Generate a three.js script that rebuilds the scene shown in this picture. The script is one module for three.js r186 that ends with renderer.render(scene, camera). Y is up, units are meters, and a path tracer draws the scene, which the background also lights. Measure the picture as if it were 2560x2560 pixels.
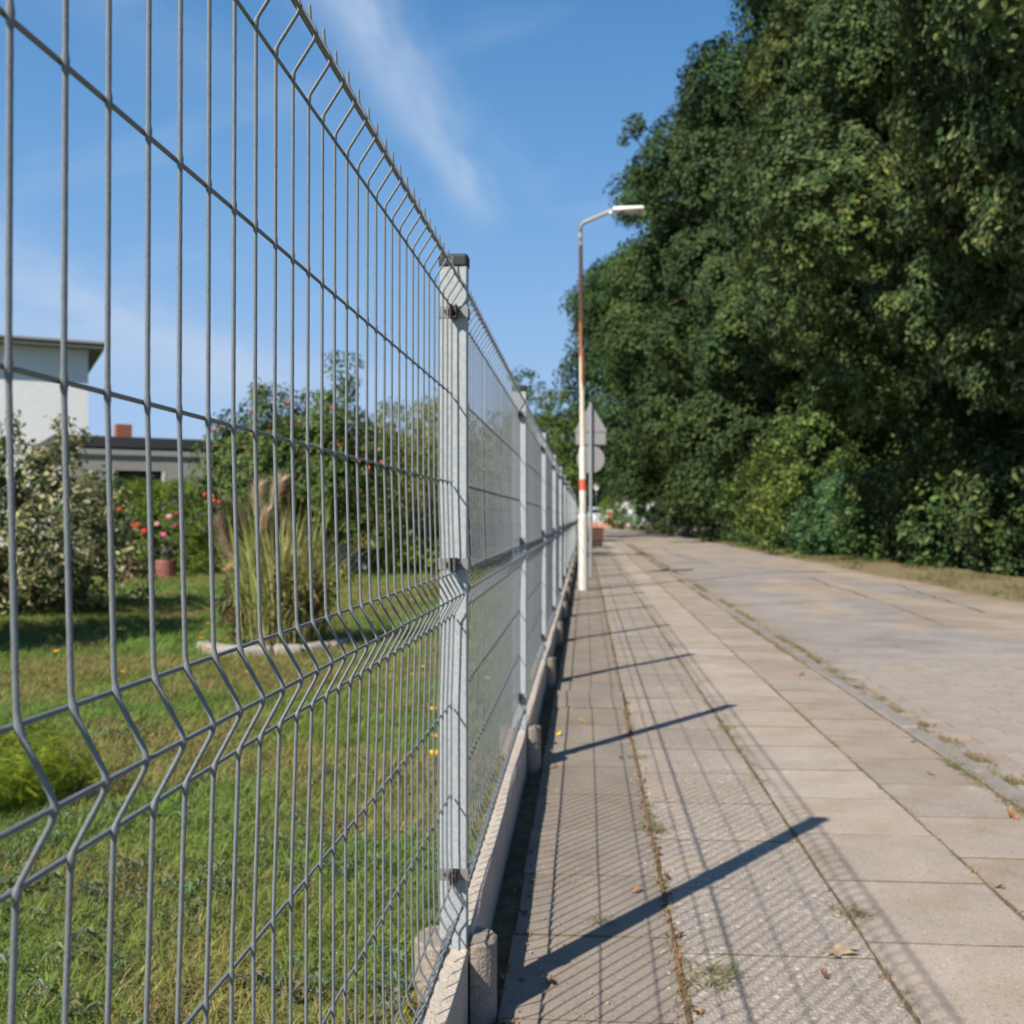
import * as THREE from 'three';
import { mergeGeometries } from 'three/addons/utils/BufferGeometryUtils.js';
import { RoundedBoxGeometry } from 'three/addons/geometries/RoundedBoxGeometry.js';

// ---------------------------------------------------------------- random numbers and noise
function rand(seed) {
  let a = seed >>> 0;
  return () => { a = (a + 0x6d2b79f5) >>> 0; let t = Math.imul(a ^ (a >>> 15), 1 | a); t = (t + Math.imul(t ^ (t >>> 7), 61 | t)) ^ t; return ((t ^ (t >>> 14)) >>> 0) / 4294967296; };
}
const hash = (x, y, s) => { let h = (Math.imul(x, 374761393) + Math.imul(y, 668265263) + Math.imul(s, 974634541)) | 0; h = Math.imul(h ^ (h >>> 13), 1274126177); return ((h ^ (h >>> 16)) >>> 0) / 4294967296; };
function vnoise(x, y, s = 0, px = 0, py = 0) {                       // value noise, periodic when px, py are given
  const ix = Math.floor(x), iy = Math.floor(y), fx = x - ix, fy = y - iy, u = fx * fx * (3 - 2 * fx), v = fy * fy * (3 - 2 * fy);
  const wx = (i) => (px ? ((i % px) + px) % px : i), wy = (i) => (py ? ((i % py) + py) % py : i);
  const a = hash(wx(ix), wy(iy), s), b = hash(wx(ix + 1), wy(iy), s), c = hash(wx(ix), wy(iy + 1), s), d = hash(wx(ix + 1), wy(iy + 1), s);
  return a + (b - a) * u + (c - a) * v + (a - b - c + d) * u * v;
}
function fbm(x, y, s = 0, oct = 4, p = 0) { let t = 0, a = 0.5, n = 0; for (let i = 0; i < oct; i++) { t += a * vnoise(x, y, s + i * 17, p, p); n += a; a *= 0.5; x *= 2; y *= 2; p *= 2; } return t / n; }
const smooth = THREE.MathUtils.smoothstep, lerp = THREE.MathUtils.lerp, clamp = THREE.MathUtils.clamp, RAD = Math.PI / 180;

// ---------------------------------------------------------------- camera, sky, sun, exposure
const scene = new THREE.Scene();
const EYE = 1.2, YAW = Math.atan(184 / 2560), PITCH = Math.atan(13 / 2560);
const camera = new THREE.PerspectiveCamera(53.13, 1, 0.05, 3000);
camera.filmGauge = 24;
camera.position.set(0, EYE, 0);
camera.lookAt(-Math.sin(YAW) * Math.cos(PITCH), EYE + Math.sin(PITCH), -Math.cos(YAW) * Math.cos(PITCH));
camera.focus = 1.2;
camera.userData.fStop = 5.6;

const SUN = new THREE.Vector3(-1.245, 1.83, 1.685).normalize();
function makeSky() {
  const W = 2048, H = 1024, data = new Float32Array(W * H * 4);
  const stops = [[0, .285, .395, .545], [6, .235, .36, .545], [13, .152, .29, .50], [20, .094, .226, .438], [28, .055, .166, .36], [45, .04, .118, .27], [90, .026, .082, .205]];
  const streak = (az, el, a0, e0, a1, e1, w0, w1, seed) => {          // a torn band of cirrus between two directions
    const dx = a1 - a0, dy = e1 - e0, L = Math.hypot(dx, dy), t = ((az - a0) * dx + (el - e0) * dy) / (L * L), d = ((az - a0) * dy - (el - e0) * dx) / L;
    if (t < -0.3 || t > 1.1) return 0;
    const n = fbm(t * 9 + 3, d * 1.5 + 7, seed, 5), w = lerp(w0, w1, clamp(t, 0, 1)) * (0.65 + 0.8 * fbm(t * 4, seed, seed + 5, 3));
    return Math.exp(-(((d + (n - .5) * .9) / w) ** 2)) * smooth(t, -0.3, 0.1) * (1 - smooth(t, 0.82, 1.06)) * (0.5 + 0.9 * n);
  };
  for (let r = 0; r < H; r++) {
    const el = ((r + .5) / H - .5) * 180;
    for (let c = 0; c < W; c++) {
      const i = (r * W + c) * 4, u = ((c + .5) / W - .5) * 2 * Math.PI, x = Math.cos(u) * Math.cos(el * RAD), z = Math.sin(u) * Math.cos(el * RAD), y = Math.sin(el * RAD);
      const e = Math.max(0, el); let k = 0; while (k < stops.length - 2 && stops[k + 1][0] < e) k++;
      const f = (e - stops[k][0]) / (stops[k + 1][0] - stops[k][0]);
      let R = lerp(stops[k][1], stops[k + 1][1], f), G = lerp(stops[k][2], stops[k + 1][2], f), B = lerp(stops[k][3], stops[k + 1][3], f);
      const cs = x * SUN.x + y * SUN.y + z * SUN.z, glow = 0.3 * Math.max(0, cs) ** 6;     // the air round the sun
      R += glow * .5; G += glow * .5; B += glow * .48;
      if (el > 0) {
        const az = Math.atan2(x, -z) / RAD;
        let a = 0.62 * streak(az, el, -14.4, 28.6, -5.2, 16.0, 2.2, .75, 11) + 0.09 * streak(az, el, -9, 24, -1.8, 16.8, .8, .8, 23);
        a += 0.44 * streak(az, el, -34, 14.0, -17, 7.0, 1.6, 1.5, 31) + 0.42 * streak(az, el, -34, 9.5, -9, 6.6, 1.6, 1.9, 37) + 0.1 * streak(az, el, -32, 27, -12, 20, 1.6, 1.3, 41);
        const s = 1 / (y + 0.12), px = x * s * 2.2, pz = z * s * 2.2, m = fbm(px + 0.6 * pz, pz * 2.3 - px, 77, 5);
        a += 0.13 * smooth(m, 0.58, 0.82) * smooth(el, 0, 6);
        a = clamp(a, 0, .75);
        R = lerp(R, .335, a); G = lerp(G, .415, a); B = lerp(B, .54, a);
      }
      data[i] = R; data[i + 1] = G; data[i + 2] = B; data[i + 3] = 1;
    }
  }
  const t = new THREE.DataTexture(data, W, H, THREE.RGBAFormat, THREE.FloatType);
  t.mapping = THREE.EquirectangularReflectionMapping; t.magFilter = THREE.LinearFilter; t.needsUpdate = true;
  return t;
}
scene.background = scene.environment = makeSky();
const sun = new THREE.DirectionalLight(new THREE.Color().setRGB(1, .925, .80), 5);
sun.target.position.set(0, 0, -25); sun.position.copy(SUN).multiplyScalar(120).add(sun.target.position); sun.shadow.radius = 1;
sun.castShadow = true; sun.shadow.mapSize.set(4096, 4096);
Object.assign(sun.shadow.camera, { left: -60, right: 60, top: 60, bottom: -60, near: 1, far: 300 });
scene.add(sun, sun.target);
const renderer = new THREE.WebGLRenderer();
renderer.toneMapping = THREE.LinearToneMapping;
renderer.toneMappingExposure = 1.55;
renderer.shadowMap.enabled = true;

// ---------------------------------------------------------------- helpers
const used = new Map();
function numbered(n) { const k = used.get(n) ?? 0; used.set(n, k + 1); return k ? `${n}_${String(k).padStart(3, '0')}` : n; }
function tag(o, label, category, group, kind) { Object.assign(o.userData, { label, category }); if (group) o.userData.group = group; if (kind) o.userData.kind = kind; return o; }
function lit(o) { o.castShadow = o.receiveShadow = true; return o; }
function thing(name, [x, y, z], turn, label, category, group) {
  const o = new THREE.Group(); o.name = numbered(name); o.position.set(x, y, z); o.rotation.y = turn; scene.add(o); return tag(o, label, category, group);
}
function part(name, geometry, material, parent, kind) {
  const m = lit(new THREE.Mesh([].concat(geometry).length > 1 ? mergeGeometries(geometry) : [].concat(geometry)[0], material));
  m.name = parent === scene ? numbered(name) : name; if (kind) m.userData.kind = kind; parent.add(m); return m;
}
function copyOf(o, x, y, z, turn, label, category, group) {
  const c = o.clone(); c.name = numbered(o.name.replace(/_\d{3}$/, '')); c.position.set(x, y, z); c.rotation.y = turn; c.userData = {}; scene.add(c); return tag(c, label, category ?? o.userData.category, group ?? o.userData.group);
}
const Y = new THREE.Vector3(0, 1, 0);
function geo(pos, uv, idx, col) {
  const g = new THREE.BufferGeometry(); g.setAttribute('position', new THREE.Float32BufferAttribute(pos, 3));
  if (uv) g.setAttribute('uv', new THREE.Float32BufferAttribute(uv, 2)); if (col) g.setAttribute('color', new THREE.Float32BufferAttribute(col, 3));
  g.setIndex(idx); g.computeVertexNormals(); return g;
}
function flat(g) { const f = g.toNonIndexed(); f.computeVertexNormals(); return f; }
// a tube with a radius per point; points are Vector3
function tube(pts, radii, sides = 7, cap = true) {
  const pos = [], uv = [], idx = [], n = pts.length; let len = 0, ref = null;
  for (let i = 0; i < n; i++) {
    const t = pts[Math.min(n - 1, i + 1)].clone().sub(pts[Math.max(0, i - 1)]).normalize();
    if (!ref) { ref = Math.abs(t.z) < .9 ? new THREE.Vector3(0, 0, 1) : new THREE.Vector3(1, 0, 0); }
    const a = ref.clone().sub(t.clone().multiplyScalar(ref.dot(t))).normalize(), b = t.clone().cross(a); ref = a;
    if (i) len += pts[i].distanceTo(pts[i - 1]);
    const r = Array.isArray(radii) ? radii[i] : radii;
    for (let k = 0; k <= sides; k++) { const th = k / sides * 2 * Math.PI, p = pts[i].clone().addScaledVector(a, Math.cos(th) * r).addScaledVector(b, Math.sin(th) * r); pos.push(p.x, p.y, p.z); uv.push(k / sides * 2 * Math.PI * r, len); }
  }
  const w = sides + 1;
  for (let i = 0; i < n - 1; i++) for (let k = 0; k < sides; k++) { const q = i * w + k; idx.push(q, q + 1, q + w, q + 1, q + w + 1, q + w); }
  if (cap) for (const e of [0, n - 1]) { const c = pos.length / 3; pos.push(pts[e].x, pts[e].y, pts[e].z); uv.push(0, 0); for (let k = 0; k < sides; k++) e ? idx.push(c, e * w + k, e * w + k + 1) : idx.push(c, k + 1, k); }
  return geo(pos, uv, idx);
}
const V = (x, y, z) => new THREE.Vector3(x, y, z);
function fillet(pl, r, steps = 5) {                                  // rounds the corners of a polyline
  const out = [pl[0].clone()];
  for (let i = 1; i < pl.length - 1; i++) {
    const a = pl[i - 1].clone().sub(pl[i]), b = pl[i + 1].clone().sub(pl[i]), rr = Math.min(r, a.length() * .45, b.length() * .45);
    const p = pl[i].clone().addScaledVector(a.normalize(), rr), q = pl[i].clone().addScaledVector(b.normalize(), rr);
    for (let k = 0; k <= steps; k++) { const t = k / steps; out.push(p.clone().multiplyScalar((1 - t) ** 2).addScaledVector(pl[i], 2 * t * (1 - t)).addScaledVector(q, t * t)); }
  }
  out.push(pl[pl.length - 1].clone()); return out;
}
// a box with chamfered upper edges, uv in metres with an offset, upper corners nudged a little
function slabGeo(w, h, d, c, r, nud = .003) {
  const W = w / 2, D = d / 2, P = [], ou = r() * 7, ov = r() * 7, j = () => (r() - .5) * nud;
  const ring = (x, y, z, jit) => [[-x, -z], [x, -z], [x, z], [-x, z]].forEach(([a, b]) => P.push([a + (jit ? j() * .6 : 0), y + (jit ? j() : 0), b + (jit ? j() * .6 : 0)]));
  ring(W, -h, D); ring(W, -c, D); ring(W - c, 0, D - c, true);
  const pos = [], uv = [], q = (a, b, e, f) => { for (const k of [a, b, e, a, e, f]) { pos.push(...P[k]); uv.push(P[k][0] + ou + P[k][1] * .7, P[k][2] + ov + P[k][1] * .7); } };
  for (let k = 0; k < 4; k++) { const n = (k + 1) % 4; q(k, k + 4, n + 4, n); q(k + 4, k + 8, n + 8, n + 4); }
  q(8, 11, 10, 9);
  const g = new THREE.BufferGeometry(); g.setAttribute('position', new THREE.Float32BufferAttribute(pos, 3)); g.setAttribute('uv', new THREE.Float32BufferAttribute(uv, 2)); g.computeVertexNormals(); return g;
}
function box(w, h, d, x = 0, y = 0, z = 0, r = 0) { const g = r ? new RoundedBoxGeometry(w, h, d, 2, r) : new THREE.BoxGeometry(w, h, d); g.translate(x, y, z); return g; }
function cyl(r0, r1, h, x = 0, y = 0, z = 0, n = 20) { const g = new THREE.CylinderGeometry(r1, r0, h, n); g.translate(x, y + h / 2, z); return g; }

// ---------------------------------------------------------------- textures
const enc = (v) => { v = clamp(v, 0, 1); return Math.round(255 * (v <= .0031308 ? 12.92 * v : 1.055 * v ** (1 / 2.4) - .055)); };
function tex(size, metres, fn, srgb = true) {
  const d = new Uint8Array(size * size * 4);
  for (let y = 0; y < size; y++) for (let x = 0; x < size; x++) { const c = fn(x / size, y / size, x, y), i = (y * size + x) * 4; for (let k = 0; k < 3; k++) { const v = Array.isArray(c) ? c[k] : c; d[i + k] = srgb ? enc(v) : Math.round(255 * clamp(v, 0, 1)); } d[i + 3] = 255; }
  const t = new THREE.DataTexture(d, size, size); t.wrapS = t.wrapT = THREE.RepeatWrapping; t.magFilter = THREE.LinearFilter; t.minFilter = THREE.LinearMipmapLinearFilter; t.generateMipmaps = true;
  if (srgb) t.colorSpace = THREE.SRGBColorSpace; t.repeat.set(1 / metres, 1 / metres); t.needsUpdate = true; return t;
}
const tone = (c, k) => [c[0] * k, c[1] * k, c[2] * k], mix3 = (a, b, t) => [lerp(a[0], b[0], t), lerp(a[1], b[1], t), lerp(a[2], b[2], t)];
function cells(u, v, n, s) {                                         // distance to the nearest of scattered points and its number, periodic
  const x = u * n, y = v * n, ix = Math.floor(x), iy = Math.floor(y); let best = 9, id = 0;
  for (let a = -1; a < 2; a++) for (let b = -1; b < 2; b++) { const cx = ix + a, cy = iy + b, wx = ((cx % n) + n) % n, wy = ((cy % n) + n) % n, dx = cx + hash(wx, wy, s) - x, dy = cy + hash(wx, wy, s + 1) - y, d = dx * dx + dy * dy; if (d < best) { best = d; id = hash(wx, wy, s + 2); } }
  return [Math.sqrt(best), id];
}
const concreteMap = (c, s, rough) => tex(512, 1, (u, v, x, y) => {
  let k = .80 + .28 * fbm(u * 6, v * 6, s, 5, 6) + .14 * (hash(x, y, s) - .5) + .12 * (hash(x >> 1, y >> 1, s + 3) - .5);
  const [d, id] = cells(u, v, 90, s + 9); if (d < .3 && id > .72) k *= id > .87 ? 1.3 : .68;
  const st = smooth(fbm(u * 4 + 3, v * 4, s + 40, 4, 4), .52, .72);
  return mix3(tone(c, k), tone([c[0], c[1] * .94, c[2] * .85], k * .9), st * rough);
});
const smoothBump = tex(512, 1, (u, v, x, y) => .5 * fbm(u * 40, v * 40, 5, 3, 40) + .5 * hash(x >> 1, y >> 1, 8), false);
const pebble = (u, v, s) => { const [d, id] = cells(u, v, 95, s), [d2, i2] = cells(u, v, 40, s + 5); const b = i2 > .6 ? 1 - smooth(d2, .12, .46) : 0, a = 1 - smooth(d, .12, .6); return [Math.max(a * .75, b), b > a * .75 ? i2 * 3.7 % 1 : id]; };
const pebbleMap = tex(1024, 1, (u, v, x, y) => { const [h, id] = pebble(u, v, 71); const c = mix3([.26, .222, .188], mix3([.305, .264, .228], [.56, .495, .435], id ** 3), h), sand = smooth(fbm(u * 3, v * 3, 63, 4, 3), .5, .72); return mix3(tone(c, .84 + .3 * fbm(u * 5, v * 5, 3, 4, 5) + .2 * (hash(x, y, 2) - .5)), [.33, .265, .205], sand * .75); });
const pebbleBump = tex(1024, 1, (u, v) => pebble(u, v, 71)[0], false);
const roadMap = tex(1024, 2, (u, v, x, y) => { const k = .78 + .34 * fbm(u * 9, v * 9, 13, 5, 9) + .26 * (hash(x, y, 4) - .5) + .16 * (hash(x >> 1, y >> 1, 9) - .5); return tone([1, 1, 1], k * .9); });
const soilMap = tex(512, 1, (u, v, x, y) => { const k = .5 + .6 * fbm(u * 12, v * 12, 31, 5, 12) + .5 * (hash(x >> 1, y >> 1, 12) - .5); return tone(mix3([.085, .07, .042], [.19, .155, .09], fbm(u * 30, v * 30, 6, 3, 30)), k); });
const lawnMap = tex(512, 1.5, (u, v, x, y) => { const n = fbm(u * 24, v * 24, 51, 4, 24), g = mix3([.085, .11, .02], [.21, .21, .06], n); return tone(mix3(g, [.13, .10, .055], smooth(fbm(u * 7, v * 7, 58, 4, 7), .5, .75) * .7), .7 + .6 * hash(x, y, 3)); });
const litterMap = tex(512, 2, (u, v, x, y) => { const [d, id] = cells(u, v, 70, 21); return tone(mix3(mix3([.15, .105, .065], [.30, .22, .13], id), [.20, .19, .08], smooth(fbm(u * 6, v * 6, 61, 4, 6), .45, .65) * .7), (1.1 - .5 * d) * (.7 + .5 * hash(x, y, 5))); });
const zincMap = tex(256, .06, (u, v, x, y) => { const [, id] = cells(u, v, 22, 3); return tone([.165, .18, .195], .76 + .22 * id + .25 * (hash(x >> 1, y >> 1, 7) - .5) + .12 * fbm(u * 5, v * 5, 5, 3, 5)); });
const zincBump = tex(256, .06, (u, v) => fbm(u * 40, v * 40, 8, 3, 40), false);
const postMap = tex(512, .4, (u, v, x, y) => { const [, id] = cells(u, v, 60, 15); return tone([.33, .36, .378], .84 + .2 * id + .12 * (hash(x, y, 7) - .5) + .2 * (fbm(u * 6, v * 3, 5, 4) - .5)); });
const barkMap = tex(256, .8, (u, v, x, y) => tone([.12, .095, .07], .5 + fbm(u * 24, v * 5, 5, 4) * 1.0));
const plasterBump = tex(256, .5, (u, v, x, y) => fbm(u * 40, v * 40, 85, 3, 40), false);
const rustMap = (() => {                                              // along the lamp's mast: bare rust above, old cream paint below, ragged between
  const W = 64, H = 1024, d = new Uint8Array(W * H * 4);
  for (let y = 0; y < H; y++) for (let x = 0; x < W; x++) {
    const h = y / H * 6.6, n = fbm(x / 64 * 6, h * 3.2, 9, 4, 0), f = fbm(x / 64 * 10, h * 14, 19, 4);
    const rust = mix3([.30, .115, .045], [.085, .04, .03], smooth(fbm(2 + x / 40, h * 2.6, 33, 4) + .14 * smooth(h, 4.2, 5.2), .48, .56)), paint = tone([.60, .55, .47], .85 + .2 * f), grey = tone([.46, .42, .38], .8 + .3 * f);
    let c = mix3(paint, rust, smooth(h + (n - .5) * 1.7, 3.55, 3.72));
    c = mix3(c, grey, smooth(h + (f - .5) * 1.4, 5.7, 6.1) * .8);
    if (h < 3.4 && f > .72) c = mix3(c, [.36, .20, .11], .6);
    const i = (y * W + x) * 4; for (let k = 0; k < 3; k++) d[i + k] = enc(c[k]); d[i + 3] = 255;
  }
  const t = new THREE.DataTexture(d, W, H); t.wrapS = THREE.RepeatWrapping; t.magFilter = THREE.LinearFilter; t.colorSpace = THREE.SRGBColorSpace; t.needsUpdate = true; return t;
})();

// ---------------------------------------------------------------- materials
const mat = (o) => new THREE.MeshStandardMaterial(o), rgb = (r, g, b) => new THREE.Color().setRGB(r, g, b);
const M = {
  zinc: mat({ map: zincMap, bumpMap: zincBump, bumpScale: .00018, roughness: .55, metalness: 0 }),
  post: mat({ map: postMap, roughness: .55, metalness: 0, bumpMap: zincBump, bumpScale: .0001 }),
  band: mat({ color: rgb(.66, .63, .60), roughness: .5, metalness: .2, map: postMap }),
  bracket: mat({ color: rgb(.045, .04, .038), roughness: .6, metalness: .5 }),
  bolt: mat({ color: rgb(.075, .026, .02), roughness: .8 }),
  cap: mat({ color: rgb(.011, .012, .015), roughness: .5 }),
  holder: mat({ map: concreteMap([.26, .22, .18], 171, .9), bumpMap: smoothBump, bumpScale: .004, roughness: .97 }),
  board: mat({ map: concreteMap([.45, .385, .325], 101, .9), bumpMap: smoothBump, bumpScale: .0035, roughness: .95 }),
  slabDark: mat({ map: concreteMap([.235, .198, .165], 111, .8), bumpMap: smoothBump, bumpScale: .002, roughness: .95 }),
  pebble: mat({ map: pebbleMap, bumpMap: pebbleBump, bumpScale: .0018, roughness: .9 }),
  slab: mat({ map: concreteMap([.33, .283, .243], 121, .7), bumpMap: smoothBump, bumpScale: .0012, roughness: .92 }),
  slabB: mat({ map: concreteMap([.295, .25, .213], 131, .9), bumpMap: smoothBump, bumpScale: .0014, roughness: .92 }),
  kerb: mat({ map: concreteMap([.225, .205, .188], 141, .6), bumpMap: smoothBump, bumpScale: .003, roughness: .95 }),
  road: mat({ map: roadMap, vertexColors: true, bumpMap: smoothBump, bumpScale: .002, roughness: .93 }),
  paver: mat({ map: concreteMap([.30, .262, .232], 151, .6), bumpMap: smoothBump, bumpScale: .0015, roughness: .92 }),
  soil: mat({ map: soilMap, bumpMap: smoothBump, bumpScale: .004, roughness: 1 }),
  lawn: mat({ map: lawnMap, vertexColors: true, roughness: 1 }),
  litter: mat({ map: litterMap, roughness: 1, bumpMap: smoothBump, bumpScale: .01 }),
  bark: mat({ map: barkMap, roughness: 1, bumpMap: barkMap, bumpScale: .01 }),
  white: mat({ color: rgb(.71, .72, .73), roughness: .9, bumpMap: plasterBump, bumpScale: .004 }),
  grey: mat({ color: rgb(.30, .288, .275), roughness: .95, bumpMap: plasterBump, bumpScale: .006 }),
  dark: mat({ color: rgb(.035, .036, .04), roughness: .7 }),
  eave: mat({ color: rgb(.16, .16, .145), roughness: .8 }),
  pane: mat({ color: rgb(.02, .025, .03), roughness: .1 }),
  chimney: mat({ color: rgb(.27, .095, .055), roughness: .9 }),
  signGrey: mat({ color: rgb(.225, .222, .232), roughness: .55, metalness: .15 }),
  steel: mat({ color: rgb(.25, .275, .295), roughness: .55, metalness: .1 }),
};
const leafMat = (o = {}) => new THREE.MeshPhysicalMaterial({ color: 0xffffff, vertexColors: true, roughness: .95, transmission: .24, thickness: 0, side: THREE.DoubleSide, clearcoat: .07, clearcoatRoughness: .42, specularIntensity: .4, ...o });
const LEAF = leafMat(), GRASS = leafMat({ clearcoat: .12, transmission: .3 });

// ---------------------------------------------------------------- the setting: ground, lawn, pavement, kerb, road, verge
function sheet(x0, x1, z0, z1, nx, nz, yf, uvScale, colf, edge) {
  const pos = [], uv = [], idx = [], col = [];
  for (let j = 0; j <= nz; j++) for (let i = 0; i <= nx; i++) {
    let x = lerp(x0, x1, i / nx); const z = lerp(z0, z1, j / nz); if (edge) x = edge(x, z, i / nx);
    pos.push(x, yf(x, z), z); uv.push(x, -z); if (colf) col.push(...colf(x, z));
  }
  for (let j = 0; j < nz; j++) for (let i = 0; i < nx; i++) { const a = j * (nx + 1) + i, b = a + nx + 1; idx.push(a, a + 1, b, a + 1, b + 1, b); }
  return geo(pos, uv, idx, colf ? col : null);
}
tag(part('ground', sheet(-1500, 1500, 60, -2400, 60, 60, () => -.06), mat({ map: lawnMap, color: rgb(.9, .9, .9), roughness: 1 }), scene), 'wide flat grassy ground that runs to the horizon', 'ground', null, 'structure');
const lawnY = (x, z) => .045 + .03 * (fbm(x * .5 + 40, z * .5 + 90, 3, 3) - .5) + .015 * (fbm(x * 2.1, z * 2.1, 13, 2) - .5) - .05 * smooth(x, -.45, -.36);
const lawnTone = (x, z) => { const n = fbm(x * .7 + 9, z * .7 + 30, 5, 4), w = fbm(x * .3 + 3, z * .3, 27, 3); return mix3(mix3([1.12, 1.0, .9], [.75, 1.05, .7], smooth(n, .35, .65)), [.75, 1.02, .66], smooth(w, .4, .65) * .6); };
tag(part('lawn', sheet(-34, -.335, 3, -62, 130, 240, lawnY, 1, lawnTone), M.lawn, scene), 'mown lawn with brownish patches behind the mesh fence', 'lawn', null, 'structure');

const pavement = new THREE.Group(); pavement.name = 'pavement'; scene.add(pavement); tag(pavement, 'pavement of concrete slabs in four rows beside the fence', 'pavement', null, 'structure');
part('sand_bed', sheet(-.30, 1.80, 1, -95, 10, 200, (x, z) => -.0035 - .022 * smooth(-x, .19, .27) + .001 * (vnoise(x * 7, z * 7, 4) - .5)), M.soil, pavement);
{
  const rows = [[-.205, .243, M.slabDark, .10, 0], [.255, .782, M.pebble, .0, 1], [.792, 1.302, M.slab, .11, 2], [1.312, 1.778, M.slabB, .37, 3]];
  const R = rand(5);
  for (const [x0, x1, base, ph, k] of rows) {
    const m = [1, 1.07, .94, 1.02].map((f, i) => { const c = base.clone(); c.color.setRGB(f, f * (1 - i * .012), f * (1 - i * .025)); return c; });
    const kinds = Array.from({ length: 9 }, () => slabGeo(x1 - x0 + .002, .06, .4925, .0015, R, .002));
    for (let i = 0; i < 58; i++) {
      const z = -1.6 - ph - i * .5, s = part('slab', kinds[Math.floor(R() * 9)], m[Math.floor(R() * 4)], pavement);
      s.position.set((x0 + x1) / 2 + (R() - .5) * .008, (R() - .3) * .004 + (k === 0 && i === 10 ? .02 : 0), z); s.rotation.set((k === 0 && i === 10 ? .03 : 0) + (R() - .5) * .005, (R() - .5) * .008, (R() - .5) * .005);
    }
    const rest = []; for (let i = 58; i < 170; i++) { const q = kinds[i % 9].clone(); q.translate((x0 + x1) / 2, 0, -1.6 - ph - i * .5); rest.push(q); }
    part('slab_run', rest, base, pavement, 'stuff');
  }
}
{                                                                    // earth and moss that fill the joints, a little proud of the slab edges
  const R = rand(6), strip = (ax, az, bx, bz, w, h, out) => {
    const L = Math.hypot(bx - ax, bz - az), n = Math.max(4, Math.round(L / .035)), nx = -(bz - az) / L, nz = (bx - ax) / L, pos = [], uv = [], idx = [];
    for (let i = 0; i <= n; i++) { const t = i / n, x = lerp(ax, bx, t), z = lerp(az, bz, t), ww = w * (.1 + 1.5 * Math.max(0, fbm(x * 7, z * 7, 14, 3) - .12)), sh = (R() - .5) * w * .25; for (const [e, y] of [[-1, -.003], [-.45, h * (.6 + .5 * R())], [.45, h * (.6 + .5 * R())], [1, -.003]]) { pos.push(x + nx * (ww * e + sh), y, z + nz * (ww * e + sh)); uv.push(x + nx * ww * e, -(z + nz * ww * e)); } }
    for (let i = 0; i < n; i++) for (let k = 0; k < 3; k++) { const a = i * 4 + k; idx.push(a, a + 1, a + 4, a + 1, a + 5, a + 4); }
    out.push(geo(pos, uv, idx));
  };
  const thin = [], wide = [];
  for (const [x0, x1, ph] of [[-.2, .24, .10], [.26, .778, 0], [.795, 1.3, .11], [1.315, 1.775, .37]]) for (let i = 0; i < 58; i++) strip(x0, -1.85 - ph - i * .5, x1, -1.85 - ph - i * .5, .0034, .002, thin);
  strip(.787, -1.5, .787, -34, .014, .004, thin); strip(1.307, -1.5, 1.307, -34, .012, .004, thin); strip(1.781, -1.5, 1.781, -40, .014, .006, thin); strip(.249, -1.5, .249, -34, .017, .005, wide);
  part('joint_filling', thin, M.soil, pavement, 'stuff'); part('joint_filling', wide, mat({ map: soilMap, color: rgb(1.3, .95, .8), roughness: 1, bumpMap: smoothBump, bumpScale: .004 }), pavement, 'stuff');
}
const kerb = new THREE.Group(); kerb.name = 'kerb'; scene.add(kerb); tag(kerb, 'low worn kerb between the pavement and the road', 'kerb', null, 'structure');
{
  const R = rand(8), kinds = Array.from({ length: 5 }, () => slabGeo(.105, .12, .985, .012, R, .01));
  for (let i = 0; i < 34; i++) { const s = part('kerb_stone', kinds[Math.floor(R() * 5)], M.kerb, kerb); s.position.set(1.838 + (R() - .5) * .012, .014 + (R() - .5) * .01, -2.45 - i); s.rotation.set((R() - .5) * .008, (R() - .5) * .012, (R() - .5) * .03); }
  part('kerb_run', Array.from({ length: 60 }, (_, i) => { const g = kinds[i % 5].clone(); g.translate(1.838, .014, -36.45 - i); return g; }), M.kerb, kerb, 'stuff');
}
const roadEdge = (z) => 5.95 + .22 * (fbm(z * .35, 3, 8, 3) - .5) * 2 - 3.0 * smooth(-z, 66, 112);
const road = new THREE.Group(); road.name = 'road'; scene.add(road); tag(road, 'sandy grey concrete road beside the pavement', 'road', null, 'structure');
part('road_surface', sheet(1.86, 6, 2, -150, 40, 700, (x, z) => -.012 + .012 * (fbm(x * .8, z * .8, 6, 3) - .5) + .03 * smooth(x, 2, 4), 1, (x, z) => {
  const a = smooth(fbm(x * .8 + 7, z * .35, 15, 5), .44, .56), b = fbm(x * 3, z * 2, 25, 4), edge = smooth(x, roadEdge(z) - .9 + b * .8, roadEdge(z));
  let c = mix3([.272, .247, .232], [.325, .265, .215], a); c = tone(c, .80 + .42 * b);
  c = mix3(c, [.29, .205, .14], .6 * (1 - smooth(x, 1.9, 2.12 + .35 * b)) + .6 * edge);
  return tone(c, lerp(1, .8, .7 * smooth(fbm(x * .7, z * 1.1 + 60, 35, 4), .56, .7)));
}, (x, z, t) => lerp(1.89, roadEdge(z), t)), M.road, road);
{                                                                    // the courses of paving stones that show near the kerb
  const R = rand(15), kinds = Array.from({ length: 10 }, () => slabGeo(.4105, .06, .2088, .001, R, .001));
  for (let j = 0; j < 22; j++) for (let i = 0; i < 9; i++) {
    const x = 2.1 + i * .412 + (j % 2 ? .206 : 0), z = -4.2 - j * .21; if (x > -z * .46 + .3) continue;
    const s = part('paving_stone', kinds[Math.floor(R() * 10)], M.paver, road); s.position.set(x, .006 + .03 * smooth(x, 2, 4) + (R() - .5) * .0016, z); s.rotation.set((R() - .5) * .003, (R() - .5) * .005, (R() - .5) * .003);
  }
}
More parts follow.
